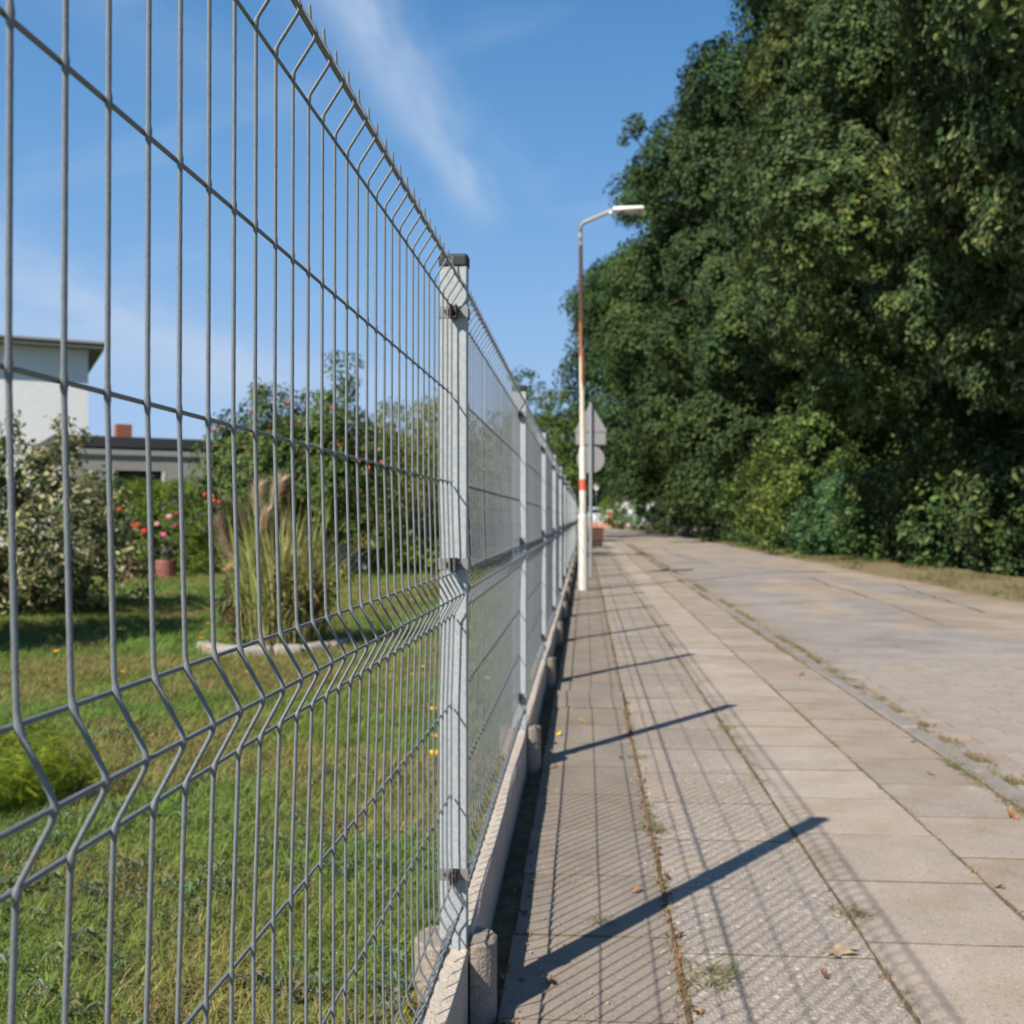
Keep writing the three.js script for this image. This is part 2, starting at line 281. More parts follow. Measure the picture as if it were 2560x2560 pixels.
{                                                                    // cracks and sand-filled seams across the road
  const K = rand(17), g = []; for (const [x0, z0, x1, z1] of [[1.95, -14.2, 5.9, -15.6], [2.2, -19.0, 5.7, -18.1], [1.95, -24.6, 5.8, -25.3], [3.9, -11.5, 4.4, -24], [2.0, -33, 5.6, -34], [3.2, -25, 3.0, -40], [4.9, -13, 5.4, -18.2]]) {
    const n = 90, pos = [], uv = [], idx = []; let ox = 0, oz = 0;
    for (let i = 0; i <= n; i++) { const t = i / n; ox += (K() - .5) * .05; oz += (K() - .5) * .05; const f = Math.sin(Math.PI * t), x = lerp(x0, x1, t) + ox * f, z = lerp(z0, z1, t) + oz * f, w = .004 + .018 * Math.max(0, fbm(t * 9, x0, 5, 3) - .3), y = -.006 + .006 + .03 * smooth(x, 2, 4) + .004; const L = Math.hypot(x1 - x0, z1 - z0), nx = -(z1 - z0) / L * w, nz = (x1 - x0) / L * w; pos.push(x - nx, y, z - nz, x + nx, y, z + nz); uv.push(x, z, x + nx, z + nz); }
    for (let i = 0; i < n; i++) { const a = 2 * i; idx.push(a, a + 1, a + 2, a + 1, a + 3, a + 2); } g.push(geo(pos, uv, idx));
  }
  part('crack', g, M.soil, road, 'stuff');
}
tag(part('verge', sheet(5.8, 8.2, 2, -125, 24, 300, (x, z) => .0 + .05 * smooth(x, 6, 7) + .03 * (fbm(x * 3, z * 3, 9, 3) - .5), 1, null, (x, z, t) => roadEdge(z) - .06 + t * 2.4), M.litter, scene), 'narrow verge of dry leaves and thin grass along the wood', 'verge', null, 'structure');
tag(part('forest_floor', sheet(8, 45, 12, -140, 20, 60, (x, z) => .04 + .2 * (fbm(x * .3, z * .3, 19, 3) - .5)), M.litter, scene), 'dark floor of leaf litter under the trees', 'forest floor', null, 'structure');
tag(part('crossing', sheet(-3, 8, -127, -134, 8, 4, () => .02), mat({ color: rgb(.52, .235, .175), roughness: .9 }), scene), 'band of reddish paving across the end of the road', 'crossing', null, 'structure');

// ---------------------------------------------------------------- the fence: panels, posts, kerb boards, board holders
const STEP = .0633, SPAN = 2.46, XF = -.32, POST0 = -2.47;             // wire pitch, post spacing, line of the fence, first post in view
const fold = (y, s) => [[0.004, y - .046 * s], [.032, y], [.006, y + .046 * s]];
const PROFILE = [[0, .182], [0, .218], [.001, .229], [.031, .272], [.003, .318], [.0, .43], [0, .76], [.006, .958], [.007, .969], [.033, 1.017], [.008, 1.063], [.006, 1.075], [0, 1.28], [0, 1.70], [0, 1.711], [.030, 1.757], [.002, 1.80], [.001, 1.824]];
const RAILS = [[0, .224], [.031, .272], [.002, .316], [0, .536], [0, .751], [.0068, .966], [.033, 1.017], [.0075, 1.066], [0, 1.284], [0, 1.498], [0, 1.708], [.030, 1.757], [.002, 1.799]];
const wireGeo = (sides, steps) => {
  let p = fillet(PROFILE.map(([x, y]) => V(x, y, 0)), .011, steps);
  if (steps < 2) return tube(p, .0021, sides);
  const q = [p[0]]; for (let i = 1; i < p.length; i++) { const n = Math.ceil(p[i].distanceTo(p[i - 1]) / .006); for (let k = 1; k <= n; k++) q.push(p[i - 1].clone().lerp(p[i], k / n)); }
  return tube(q, q.map((v, i) => .0021 * (1 + .03 * Math.sin(i * 1.7) + RAILS.reduce((a, [x, y]) => a + .5 * Math.exp(-(((v.y - y + .001) / .004) ** 2) - ((v.x - x) / .01) ** 2), 0))), sides);   // weld beads where the wires cross
};
const fineWire = wireGeo(9, 4), farWire = wireGeo(4, 1);
const railGeo = (n) => { const g = tube(Array.from({ length: 40 }, (_, i) => V(0, 0, .012 - i * (2.4016 + .024) / 39)), .0021, n); return g; };
const fineRail = railGeo(9), farRail = railGeo(4);
const ordinal = ['first', 'second', 'third', 'fourth', 'fifth', 'sixth', 'seventh', 'eighth', 'ninth', 'tenth'];
function makePanel() {
  const R = rand(77);
  const p = thing('mesh_fence', [0, 0, 0], 0, 'x', 'fence panel', 'welded mesh panels of the fence');
  for (let i = 0; i < 39; i++) { const w = part('vertical_wire', fineWire, M.zinc, p); w.position.set((R() - .5) * .0012, 0, -i * STEP + (R() - .5) * .0016); w.rotation.set((R() - .5) * .0022, 0, (R() - .5) * .0012); }
  for (const [x, y] of RAILS) part('horizontal_wire', fineRail, M.zinc, p).position.set(x - .0039, y, 0);
  return p;
}
const panel = makePanel();
panel.position.set(-.357, .010, -.0206); panel.rotation.set(-.0042, -Math.atan(.037 / 2.43), 0, 'YXZ');
panel.userData.label = 'large close-up galvanised mesh panel, the nearest one, ending at the first post';
for (let k = 1; k < 5; k++) copyOf(panel, XF, (k % 2) * .004, POST0 - .03 - SPAN * (k - 1), 0, `galvanised mesh panel of the fence between ${ordinal[k - 1]} and ${ordinal[k]} post from the viewer`).rotation.x = -.001 * k;
{
  const wires = [], rails = []; for (let i = 0; i < 39; i++) { const g = farWire.clone(); g.translate(0, 0, -i * STEP); wires.push(g); }
  for (const [x, y] of RAILS) { const g = farRail.clone(); g.translate(x - .0039, y, 0); rails.push(g); }
  const far = thing('mesh_fence', [XF, 0, POST0 - .03 - SPAN * 4], 0, 'galvanised mesh panel of the fence between fifth and sixth post from the viewer', 'fence panel', 'welded mesh panels of the fence');
  part('vertical_wires', wires, M.zinc, far, 'stuff'); part('horizontal_wires', rails, M.zinc, far, 'stuff');
  for (let k = 6; k < 24; k++) copyOf(far, XF, 0, POST0 - .03 - SPAN * (k - 1), 0, k < 10 ? `galvanised mesh panel of the fence between ${ordinal[k - 1]} and ${ordinal[k]} post from the viewer` : 'tiny far mesh panel where the fence narrows to a line, past the tenth post');
}
function makePost() {
  const p = thing('fence_post', [XF + .002, 0, POST0], 0, 'x', 'fence post', 'steel posts of the fence');
  const s = new THREE.Shape(), w = .033, d = .02, r = .004;
  s.moveTo(-w + r, -d); s.lineTo(w - r, -d); s.absarc(w - r, -d + r, r, -Math.PI / 2, 0); s.lineTo(w, d - r); s.absarc(w - r, d - r, r, 0, Math.PI / 2); s.lineTo(-w + r, d); s.absarc(-w + r, d - r, r, Math.PI / 2, Math.PI); s.lineTo(-w, -d + r); s.absarc(-w + r, -d + r, r, Math.PI, 1.5 * Math.PI);
  const g = new THREE.ExtrudeGeometry(s, { depth: 1.74, bevelEnabled: false, curveSegments: 4 }); g.rotateX(-Math.PI / 2); g.translate(0, .075, 0);
  part('post_tube', g, M.post, p);
  const c = part('post_cap', [box(.0715, .034, .0455, 0, 1.8195, 0, .008)], M.cap, p);
  for (const y of [1.695, 1.088, .342]) {
    const b = part('clamp_band', [box(.0715, .027, .002, 0, y, .0212), box(.0715, .027, .002, 0, y, -.0212), box(.002, .027, .0404, .0345, y, 0), box(.002, .027, .0404, -.0345, y, 0)], M.band, p);
    const k = new THREE.Mesh(mergeGeometries([box(.004, .034, .026, -.004, y - .002, .035, .001), box(.004, .034, .026, .009, y - .002, .035, .001), box(.0095, .004, .022, .0025, y - .017, .033, .0008), box(.0095, .03, .003, .0025, y, .0245, .0005)]), M.bracket); k.name = 'bracket'; lit(k); b.add(k);
    const q = new THREE.CylinderGeometry(.0052, .0052, .006, 6); q.rotateX(Math.PI / 2); q.translate(-.017, y, .0252); const q2 = new THREE.CylinderGeometry(.0045, .0045, .03, 8); q2.rotateZ(Math.PI / 2); q2.translate(.0025, y + .002, .038);
    const n = new THREE.Mesh(mergeGeometries([q, q2]), M.bolt); n.name = 'bolt'; lit(n); b.add(n);
  }
  return p;
}
const post = makePost(); post.userData.label = 'tall grey steel post with black cap, nearest in the fence, dividing the picture';
for (let k = 1; k < 24; k++) copyOf(post, XF + .002, (k % 3) * .004 - .004, POST0 - SPAN * k, 0, k < 10 ? `grey steel fence post with black cap, ${ordinal[k]} from the viewer along the fence` : 'tiny far steel post in the dense end of the fence, past the tenth post');
copyOf(post, -.357, 0, -.01, .015, 'grey steel post at the near end of the closest mesh panel');
function makeBoard() {
  const R = rand(3), n = 30, pos = [], uv = [], idx = [];
  const sec = [[-.027, -.09], [-.027, .156], [-.022, .163], [.022, .163], [.027, .156], [.027, -.09]];
  for (let i = 0; i <= n; i++) { const z = -i / n * 2.44; let l = 0; sec.forEach(([x, y], k) => { if (k) l += Math.hypot(x - sec[k - 1][0], y - sec[k - 1][1]); const j = k > 0 && k < 5 ? 1 : 0; pos.push(x + j * (R() - .5) * .003, y + j * (R() - .5) * .003 + .004 * j * Math.sin(i * .4), z); uv.push(l, z); }); }
  const m = sec.length; for (let i = 0; i < n; i++) for (let k = 0; k < m - 1; k++) { const a = i * m + k; idx.push(a, a + m, a + 1, a + 1, a + m, a + m + 1); }
  for (const [e, f] of [[0, 1], [n * m, -1]]) for (let k = 1; k < m - 1; k++) f > 0 ? idx.push(e, e + k, e + k + 1) : idx.push(e, e + k + 1, e + k);
  const g = geo(pos, uv, idx); const b = flat(g); const o = part('kerb_board', b, M.board, scene); return tag(o, 'x', 'concrete board', 'concrete boards under the fence');
}
const board = makeBoard(); board.position.set(-.335, 0, -.02); board.rotation.y = -Math.atan(.03 / 2.43);
board.userData.label = 'pale concrete board under the nearest mesh panel';
for (let k = 1; k < 24; k++) copyOf(board, XF + .013, (k % 2 ? .006 : .0) + (k % 3) * .003, POST0 - .01 - SPAN * (k - 1), 0, k < 10 ? `pale concrete board under the fence between ${ordinal[k - 1]} and ${ordinal[k]} post from the viewer` : 'tiny far concrete board under the distant end of the fence');
{
  const half = (r, x, side, h, seed) => {                             // one rounded cheek of a board holder
    const R = rand(seed), pos = [], uv = [], idx = [], n = 14, lv = [-.05, h * .35, h * .75, h - .006, h];
    lv.forEach((y, j) => { for (let i = 0; i <= n; i++) { const a = (i / n - .5) * Math.PI, rr = (r - (j === 4 ? .006 : 0)) * (1 + (R() - .5) * .02); pos.push(x + side * Math.cos(a) * rr, y + (j > 2 ? (R() - .5) * .003 : 0), Math.sin(a) * rr * 1.0); uv.push(a * r, y); } });
    for (let j = 0; j < 4; j++) for (let i = 0; i < n; i++) { const a = j * (n + 1) + i, b = a + n + 1; side > 0 ? idx.push(a, b, a + 1, a + 1, b, b + 1) : idx.push(a, a + 1, b, a + 1, b + 1, b); }
    const c = pos.length / 3; pos.push(x, h, 0); uv.push(0, 0); const t = 4 * (n + 1); for (let i = 0; i < n; i++) side > 0 ? idx.push(c, t + i + 1, t + i) : idx.push(c, t + i, t + i + 1);
    for (let j = 0; j < 4; j++) { const a = j * (n + 1), b = a + n + 1; side > 0 ? idx.push(a, a + n, b, a + n, b + n, b) : idx.push(a, b, a + n, a + n, b, b + n); }
    const g = flat(geo(pos, uv, idx)); return g;
  };
  const h0 = thing('board_holder', [0, 0, POST0], 0, 'rounded concrete holder of the boards at the foot of the nearest post', 'board holder', 'concrete holders between the boards');
  part('outer_cheek', half(.058, -.272, 1, .188, 4), M.holder, h0); part('inner_cheek', half(.072, -.342, -1, .186, 6), M.holder, h0);
  for (let k = 1; k < 24; k++) copyOf(h0, 0, (k % 2) * .006, POST0 - SPAN * k, 0, k < 10 ? `rounded concrete board holder at the foot of the ${ordinal[k]} fence post from the viewer` : 'tiny far board holder at the foot of a distant fence post');
}

// ---------------------------------------------------------------- foliage
function spray(seed, n, len, wid, spread, cols, droop = .2, fine = true) {     // a twig's worth of leaves round the origin, growing along +y
  const R = rand(seed), pos = [], col = [];
  for (let i = 0; i < n; i++) {
    const th = R() * 6.283, up = .15 + R() * .9, d = V(Math.cos(th), up - .45, Math.sin(th)).normalize(), b = V((R() - .5) * spread, R() * spread, (R() - .5) * spread);
    const s = .7 + .6 * R(), L = len * s, Wd = wid * s, side = d.clone().cross(V(R() - .5, 1, R() - .5)).normalize(), nor = side.clone().cross(d).normalize();
    const P = (t, w, f) => b.clone().addScaledVector(d, t * L).addScaledVector(side, w * Wd * .5).addScaledVector(nor, f * L).addScaledVector(Y, -droop * t * t * L);
    const c0 = cols[Math.floor(R() * cols.length)], c = tone(c0, .8 + .4 * R());
    const T = fine ? [[0, 0, 0], [.35, -1, .07], [.8, -.62, .05], [1, 0, 0], [.8, .62, .05], [.35, 1, .07]] : [[0, 0, 0], [.5, -1, .08], [1, 0, 0], [.5, 1, .08]];
    const m = T.map((a) => P(...a)), tri = fine ? [[0, 3, 1], [1, 3, 2], [0, 5, 3], [5, 4, 3]] : [[0, 2, 1], [0, 3, 2]];
    for (const t of tri) for (const k of t) { pos.push(m[k].x, m[k].y, m[k].z); col.push(...c); }
  }
  const g = new THREE.BufferGeometry(); g.setAttribute('position', new THREE.Float32BufferAttribute(pos, 3)); g.setAttribute('color', new THREE.Float32BufferAttribute(col, 3)); g.computeVertexNormals(); return g;
}
const _q = new THREE.Quaternion(), _q2 = new THREE.Quaternion(), _m = new THREE.Matrix4();
function scatter(name, geometry, material, places, parent, seed, tint) {        // places: [x, y, z, dx, dy, dz, scale]
  const R = rand(seed), im = new THREE.InstancedMesh(geometry, material, places.length), c = new THREE.Color();
  places.forEach(([x, y, z, dx, dy, dz, s], i) => {
    _q.setFromUnitVectors(Y, V(dx, dy, dz).normalize()); _q2.setFromAxisAngle(Y, R() * 6.283); _q.multiply(_q2);
    im.setMatrixAt(i, _m.compose(V(x, y, z), _q, V(s, s, s))); const t = tint ? tint(x, y, z, R) : [.75 + .5 * R(), .75 + .5 * R(), .75 + .5 * R()]; im.setColorAt(i, c.setRGB(...t));
  });
  im.name = parent === scene ? numbered(name) : name; im.userData.kind = 'stuff'; lit(im); parent.add(im); return im;
}
function lobesOf(R, n, rx, ry, cy, sq = 2, r0 = .22, r1 = .36, inner = .12) {   // clumps over a (squarish) ellipsoid
  const out = [];
  for (let i = 0; i < n; i++) {
    const y = 1 - 2 * (i + .5) / n, a = i * 2.39996 + R() * .5, h = Math.sqrt(1 - y * y), dx = h * Math.cos(a), dz = h * Math.sin(a);
    const k = 1 / (Math.abs(h) ** sq + Math.abs(y) ** sq) ** (1 / sq), f = R() < inner ? .45 + .15 * R() : .66 + .38 * R(), r = lerp(r0, r1, R()) * rx;
    out.push([dx * rx * f * k, cy + y * ry * f * k, dz * rx * f * k, r]);
  }
  return out;
}
function leafPlaces(R, lobes, per, cy, s0 = .8, s1 = 1.3, up = .35) {
  const P = [];
  for (const [x, y, z, r] of lobes) {
    const n = Math.round(per * r * r), ox = x, oy = (y - cy) * .7, oz = z, ol = Math.hypot(ox, oy, oz) || 1;
    for (let i = 0; i < n; i++) {
      const v = 1 - 2 * R(), a = R() * 6.283, h = Math.sqrt(1 - v * v), dx = h * Math.cos(a), dz = h * Math.sin(a), d = (dx * ox + v * oy + dz * oz) / ol;
      if (d < -.35 && R() < .8) continue;
      const q = r * (.62 + .45 * Math.sqrt(R())) * (1 + .25 * (vnoise(dx * 3 + x, dz * 3 + v * 3 + z, 7) - .5));
      P.push([x + dx * q, y + v * q * .85, z + dz * q, dx * .7 + ox / ol * .3 + (R() - .5) * .5, v * .6 + up + (R() - .5) * .4, dz * .7 + oz / ol * .3 + (R() - .5) * .5, lerp(s0, s1, R())]);
    }
  }
  return P;
}
function trunkGeo(R, h, r, lobes, limbs, lean = .3) {
  const pts = Array.from({ length: 7 }, (_, i) => V(Math.sin(i * 1.3) * .08 * lean * i, i / 6 * h, Math.cos(i * 1.7) * .08 * lean * i)), g = [tube(pts, pts.map((_, i) => r * (1 - .75 * i / 6) + (i ? 0 : r * .25)), 9)];
  for (let i = 0; i < limbs; i++) {
    const [x, y, z] = lobes[Math.floor(R() * lobes.length)], b = pts[Math.min(5, 1 + Math.floor(R() * 5))], e = V(x * 1.04, Math.max(y, b.y * .8 + .3), z * 1.04), mid = b.clone().lerp(e, .5).add(V((R() - .5) * .1 * h * .3, h * .03, (R() - .5) * .1 * h * .3));
    const c = new THREE.QuadraticBezierCurve3(b, mid, e).getPoints(6); g.push(tube(c, c.map((_, k) => r * .38 * (1 - .8 * k / 6)), 6));
  }
  return mergeGeometries(g);
}
const GREENS = [[.034, .070, .016], [.048, .088, .020], [.026, .058, .017], [.058, .100, .024], [.036, .072, .026], [.10, .138, .050], [.030, .064, .019]];
const bigSpray = spray(21, 22, .105, .068, .30, [...GREENS, [.14, .18, .055], [.20, .23, .10]]), midSpray = spray(22, 22, .145, .10, .40, [...GREENS, [.11, .14, .055]]), farSpray = spray(23, 22, .21, .15, .62, GREENS, .2, false);
const treeTint = (g, sd = 1) => (x, y, z, R) => { const f = fbm(x * .7 + sd, y * .7 + z * .45, 88, 3) - .5, w = R(), k = .72 + .5 * R(); if (f > .12 && w < .8) return [k * g[0] * 1.45, k * g[1] * 1.22, k * g[2] * 1.1]; if (f < -.1 && w < .8) return [k * g[0] * .86, k * g[1] * .98, k * g[2] * 1.12]; return w > .996 ? [k * 1.9, k * 1.45, k * .8] : [k * g[0], k * g[1], k * g[2]]; };
function tree(name, [x, z], { R: rad, h, base, n, per, sp, seed, sq = 3, tint = [1, 1, 1], s = [.8, 1.3], trunk = .28, limbs = 14 }, label, group, category = 'tree') {
  const r = rand(seed), cy = (base + h) / 2, t = thing(name, [x, 0, z], 0, label, category, group), lobes = lobesOf(r, n, rad, (h - base) / 2, cy, sq, .16, .33, .28);
  const k0 = lobes.length; for (let i = 0; i < 46; i++) { const q = lobes[Math.floor(r() * k0)], d = V(q[0], (q[1] - cy) * .6, q[2]).normalize(), o = q[3] * (.85 + .5 * r()); lobes.push([q[0] + d.x * o + (r() - .5) * .8, q[1] + d.y * o + (r() - .2) * .9, q[2] + d.z * o + (r() - .5) * .8, .28 + .34 * r()]); }
  part('trunk', trunkGeo(r, h * .8, trunk, lobes, limbs), M.bark, t);
  scatter('crown', sp, LEAF, leafPlaces(r, lobes, per, cy, ...s), t, seed + 1, treeTint(tint, seed));
  return t;
}
const wood = 'trees along the edge of the wood';
tree('broadleaf_tree', [9.4, -14.5], { R: 5.0, h: 17, base: 3.2, n: 100, per: 170, sp: bigSpray, seed: 301, tint: [1.05, 1.05, 1.05] }, 'nearest tall tree of the wood, with separate leafy branch tips at the picture edge', wood);
tree('broadleaf_tree', [9.8, -21.5], { R: 5.5, h: 20, base: 2.6, n: 78, per: 165, sp: bigSpray, seed: 311, tint: [.95, 1.0, .95] }, 'tall leafy tree of the wood, its crown cut by the top of the picture', wood);
tree('broadleaf_tree', [10.9, -29], { R: 5.5, h: 21.5, base: 2.4, n: 74, per: 140, sp: bigSpray, seed: 321, tint: [1.02, 1.0, .85] }, 'third tall tree of the wood, its crown reaching the top edge beside the sky', wood);
tree('broadleaf_tree', [10.3, -37], { R: 5.7, h: 22, base: 2.4, n: 66, per: 100, sp: midSpray, seed: 331, tint: [.95, 1.0, .9] }, 'fourth tree along the wood, its top the first to stand clear against blue sky', wood);
tree('broadleaf_tree', [9.0, -46], { R: 6.1, h: 23, base: 2.2, n: 64, per: 82, sp: midSpray, seed: 341, tint: [1, 1, .9] }, 'fifth tree along the wood, a high dark crown above and beyond the lamp head', wood);
tree('broadleaf_tree', [7.9, -57], { R: 6.5, h: 21, base: 2.2, n: 66, per: 46, sp: farSpray, seed: 351, tint: [1, 1.02, .95] }, 'sixth tree along the wood, directly behind the lamp head', wood);
tree('broadleaf_tree', [6.6, -72], { R: 7.4, h: 20.5, base: 4.6, n: 66, per: 40, sp: farSpray, seed: 361, tint: [1, 1.02, .95] }, 'farthest tree of the wood, its crown spreading behind the lamp mast', wood);
tree('broadleaf_tree', [11.5, -88], { R: 7.0, h: 19, base: 1.5, n: 60, per: 14, sp: farSpray, seed: 371, tint: [1, 1.05, .95] }, 'hazy tree at the far bend of the wood, low beside the road end', wood);
{                                                                    // the trees standing deeper in the wood
  const t0 = tree('forest_tree', [17, -20], { R: 5.5, h: 20, base: .8, n: 60, per: 16, sp: farSpray, seed: 381, tint: [1, 1, 1] }, 'dark tree deep in the wood behind the first row of crowns', 'dark trees deeper in the wood');
  for (const [x, z, a] of [[16, -11, 1], [18, -31, 2], [17, -42, 3], [17, -54, 4], [16, -68, 5], [14.5, -24.5, 2.6]]) copyOf(t0, x, 0, z, a, 'dark tree deep in the wood behind the first row of crowns');
}
{                                                                    // bushes at the foot of the wood
  const leaf = spray(25, 18, .11, .085, .3, [...GREENS, [.06, .105, .03]]);
  const bush = (x, z, rx, h, seed, tint, label, per = 95, sp = leaf) => {
    const r = rand(seed), t = thing('woodland_shrub', [x, 0, z], 0, label, 'shrub', 'shrubs along the foot of the wood'), lobes = lobesOf(r, 26, rx, h * .55, h * .5, 2.2, .3, .45);
    part('stems', mergeGeometries(Array.from({ length: 6 }, (_, i) => { const l = lobes[(i * 4 + 2) % lobes.length], c = new THREE.QuadraticBezierCurve3(V(0, -.05, 0), V(l[0] * .2, l[1] * .5, l[2] * .2), V(l[0] * .8, l[1], l[2] * .8)).getPoints(6); return tube(c, c.map((_, k) => .03 * (1 - .7 * k / 6)), 5); })), M.bark, t);
    scatter('foliage', sp, LEAF, leafPlaces(r, lobes, per, h * .5), t, seed + 1, treeTint(tint));
  };
  bush(9.6, -13.6, 1.25, 3.0, 401, [.95, 1, 1], 'dark bush under the nearest tree at the picture edge');
  bush(9.4, -16.2, 1.2, 2.6, 403, [.9, 1, 1], 'dark green bush, second along the foot of the wood');
  bush(9.3, -18.6, 1.3, 3.4, 405, [.95, 1, .95], 'tall shaded bush, third along the foot of the wood');
  bush(9.0, -21.4, 1.25, 2.7, 407, [1, 1, .95], 'rounded bush, fourth along the foot of the wood');
  bush(8.6, -24.2, 1.3, 3.3, 409, [1, 1.05, .9], 'leafy bush, fifth along the foot of the wood');
  bush(8.2, -27.2, 1.3, 2.6, 411, [1.1, 1.1, .9], 'grey-green bush, sixth along the wood, where the verge is bare');
  bush(7.6, -30.6, 1.3, 2.4, 413, [.8, 1.15, 1.3], 'bluish green bush that reaches out farthest onto the verge');
  bush(7.6, -33.0, 1.6, 5.0, 415, [1.35, 1.3, .8], 'tall yellowish green young tree shining out of the dark wood edge');
  bush(7.4, -37.0, 1.4, 3.3, 417, [1.3, 1.22, .7], 'yellow-green bush below the bright young tree');
  bush(7.3, -41.0, 1.6, 3.6, 419, [1.1, 1.2, .85], 'broad bush right of the yellow-green bush beyond it', 55);
  bush(7.6, -46.0, 1.8, 4.0, 421, [.95, 1, 1], 'dark bush under the high crown beyond the lamp', 50);
  bush(7.8, -52.5, 2.0, 4.2, 423, [.95, 1, 1], 'very dark bush in the deep shade far along the wood', 34, midSpray);
  bush(8.2, -60, 2.2, 4.4, 425, [1, 1, 1], 'far dark bush before the bend of the wood', 30, midSpray);
  bush(7.4, -67, 2.4, 4.2, 427, [1, 1, 1], 'far bush behind the pale boulder on the verge', 26, midSpray);
  bush(6.6, -76, 2.5, 4.6, 429, [1, 1.05, 1], 'far round bush at the bend, shaded below', 24, midSpray);
  bush(5.3, -92, 2.3, 3.9, 431, [1.3, 1.45, .95], 'light green far bush where the road ends', 24, midSpray);
  bush(2.9, -107, 1.35, 3.3, 433, [1.9, 1.9, .9], 'small bright green bush beside the parked white car', 24, midSpray);
}
{                                                                    // trees behind the fence and at the end of the street
  const g = 'trees behind the far end of the fence';
  tree('garden_tree', [-2.1, -60], { R: 2.4, h: 8.2, base: 1.0, n: 40, per: 34, sp: midSpray, seed: 501, tint: [1.25, 1.3, .8], trunk: .14, limbs: 8 }, 'green garden tree over the far end of the fence beside the lamp mast', g);
  tree('garden_tree', [-2.6, -50], { R: 1.6, h: 5.0, base: .6, n: 32, per: 40, sp: midSpray, seed: 511, tint: [1.6, 1.5, .75], trunk: .1, limbs: 6 }, 'small light green garden tree just above the fence tops', g);
  tree('garden_tree', [-1.6, -74], { R: 3.0, h: 9.5, base: 1.0, n: 40, per: 24, sp: midSpray, seed: 521, tint: [1, 1.1, .8], trunk: .16, limbs: 8 }, 'dark garden tree behind the road sign plates', g);
  const far = tree('far_tree', [-6, -170], { R: 7, h: 11.5, base: 0, n: 46, per: 7, sp: spray(24, 18, .6, .45, 1.4, GREENS, .2, false), seed: 531, tint: [1.15, 1.25, 1.1] }, 'far tree of the skyline seen past the end of the street', 'far trees on the skyline');
  for (const [x, z, a] of [[6, -178, 1], [17, -165, 2], [28, -172, 4], [-20, -180, 3], [-34, -172, 1.5], [-48, -165, 2.5], [-62, -170, 3.5], [-78, -160, .6], [-92, -150, 5]]) copyOf(far, x, 0, z, a, 'far tree of the skyline seen past the end of the street').scale.setScalar(.8 + .3 * ((a * 7.3) % 1));
}

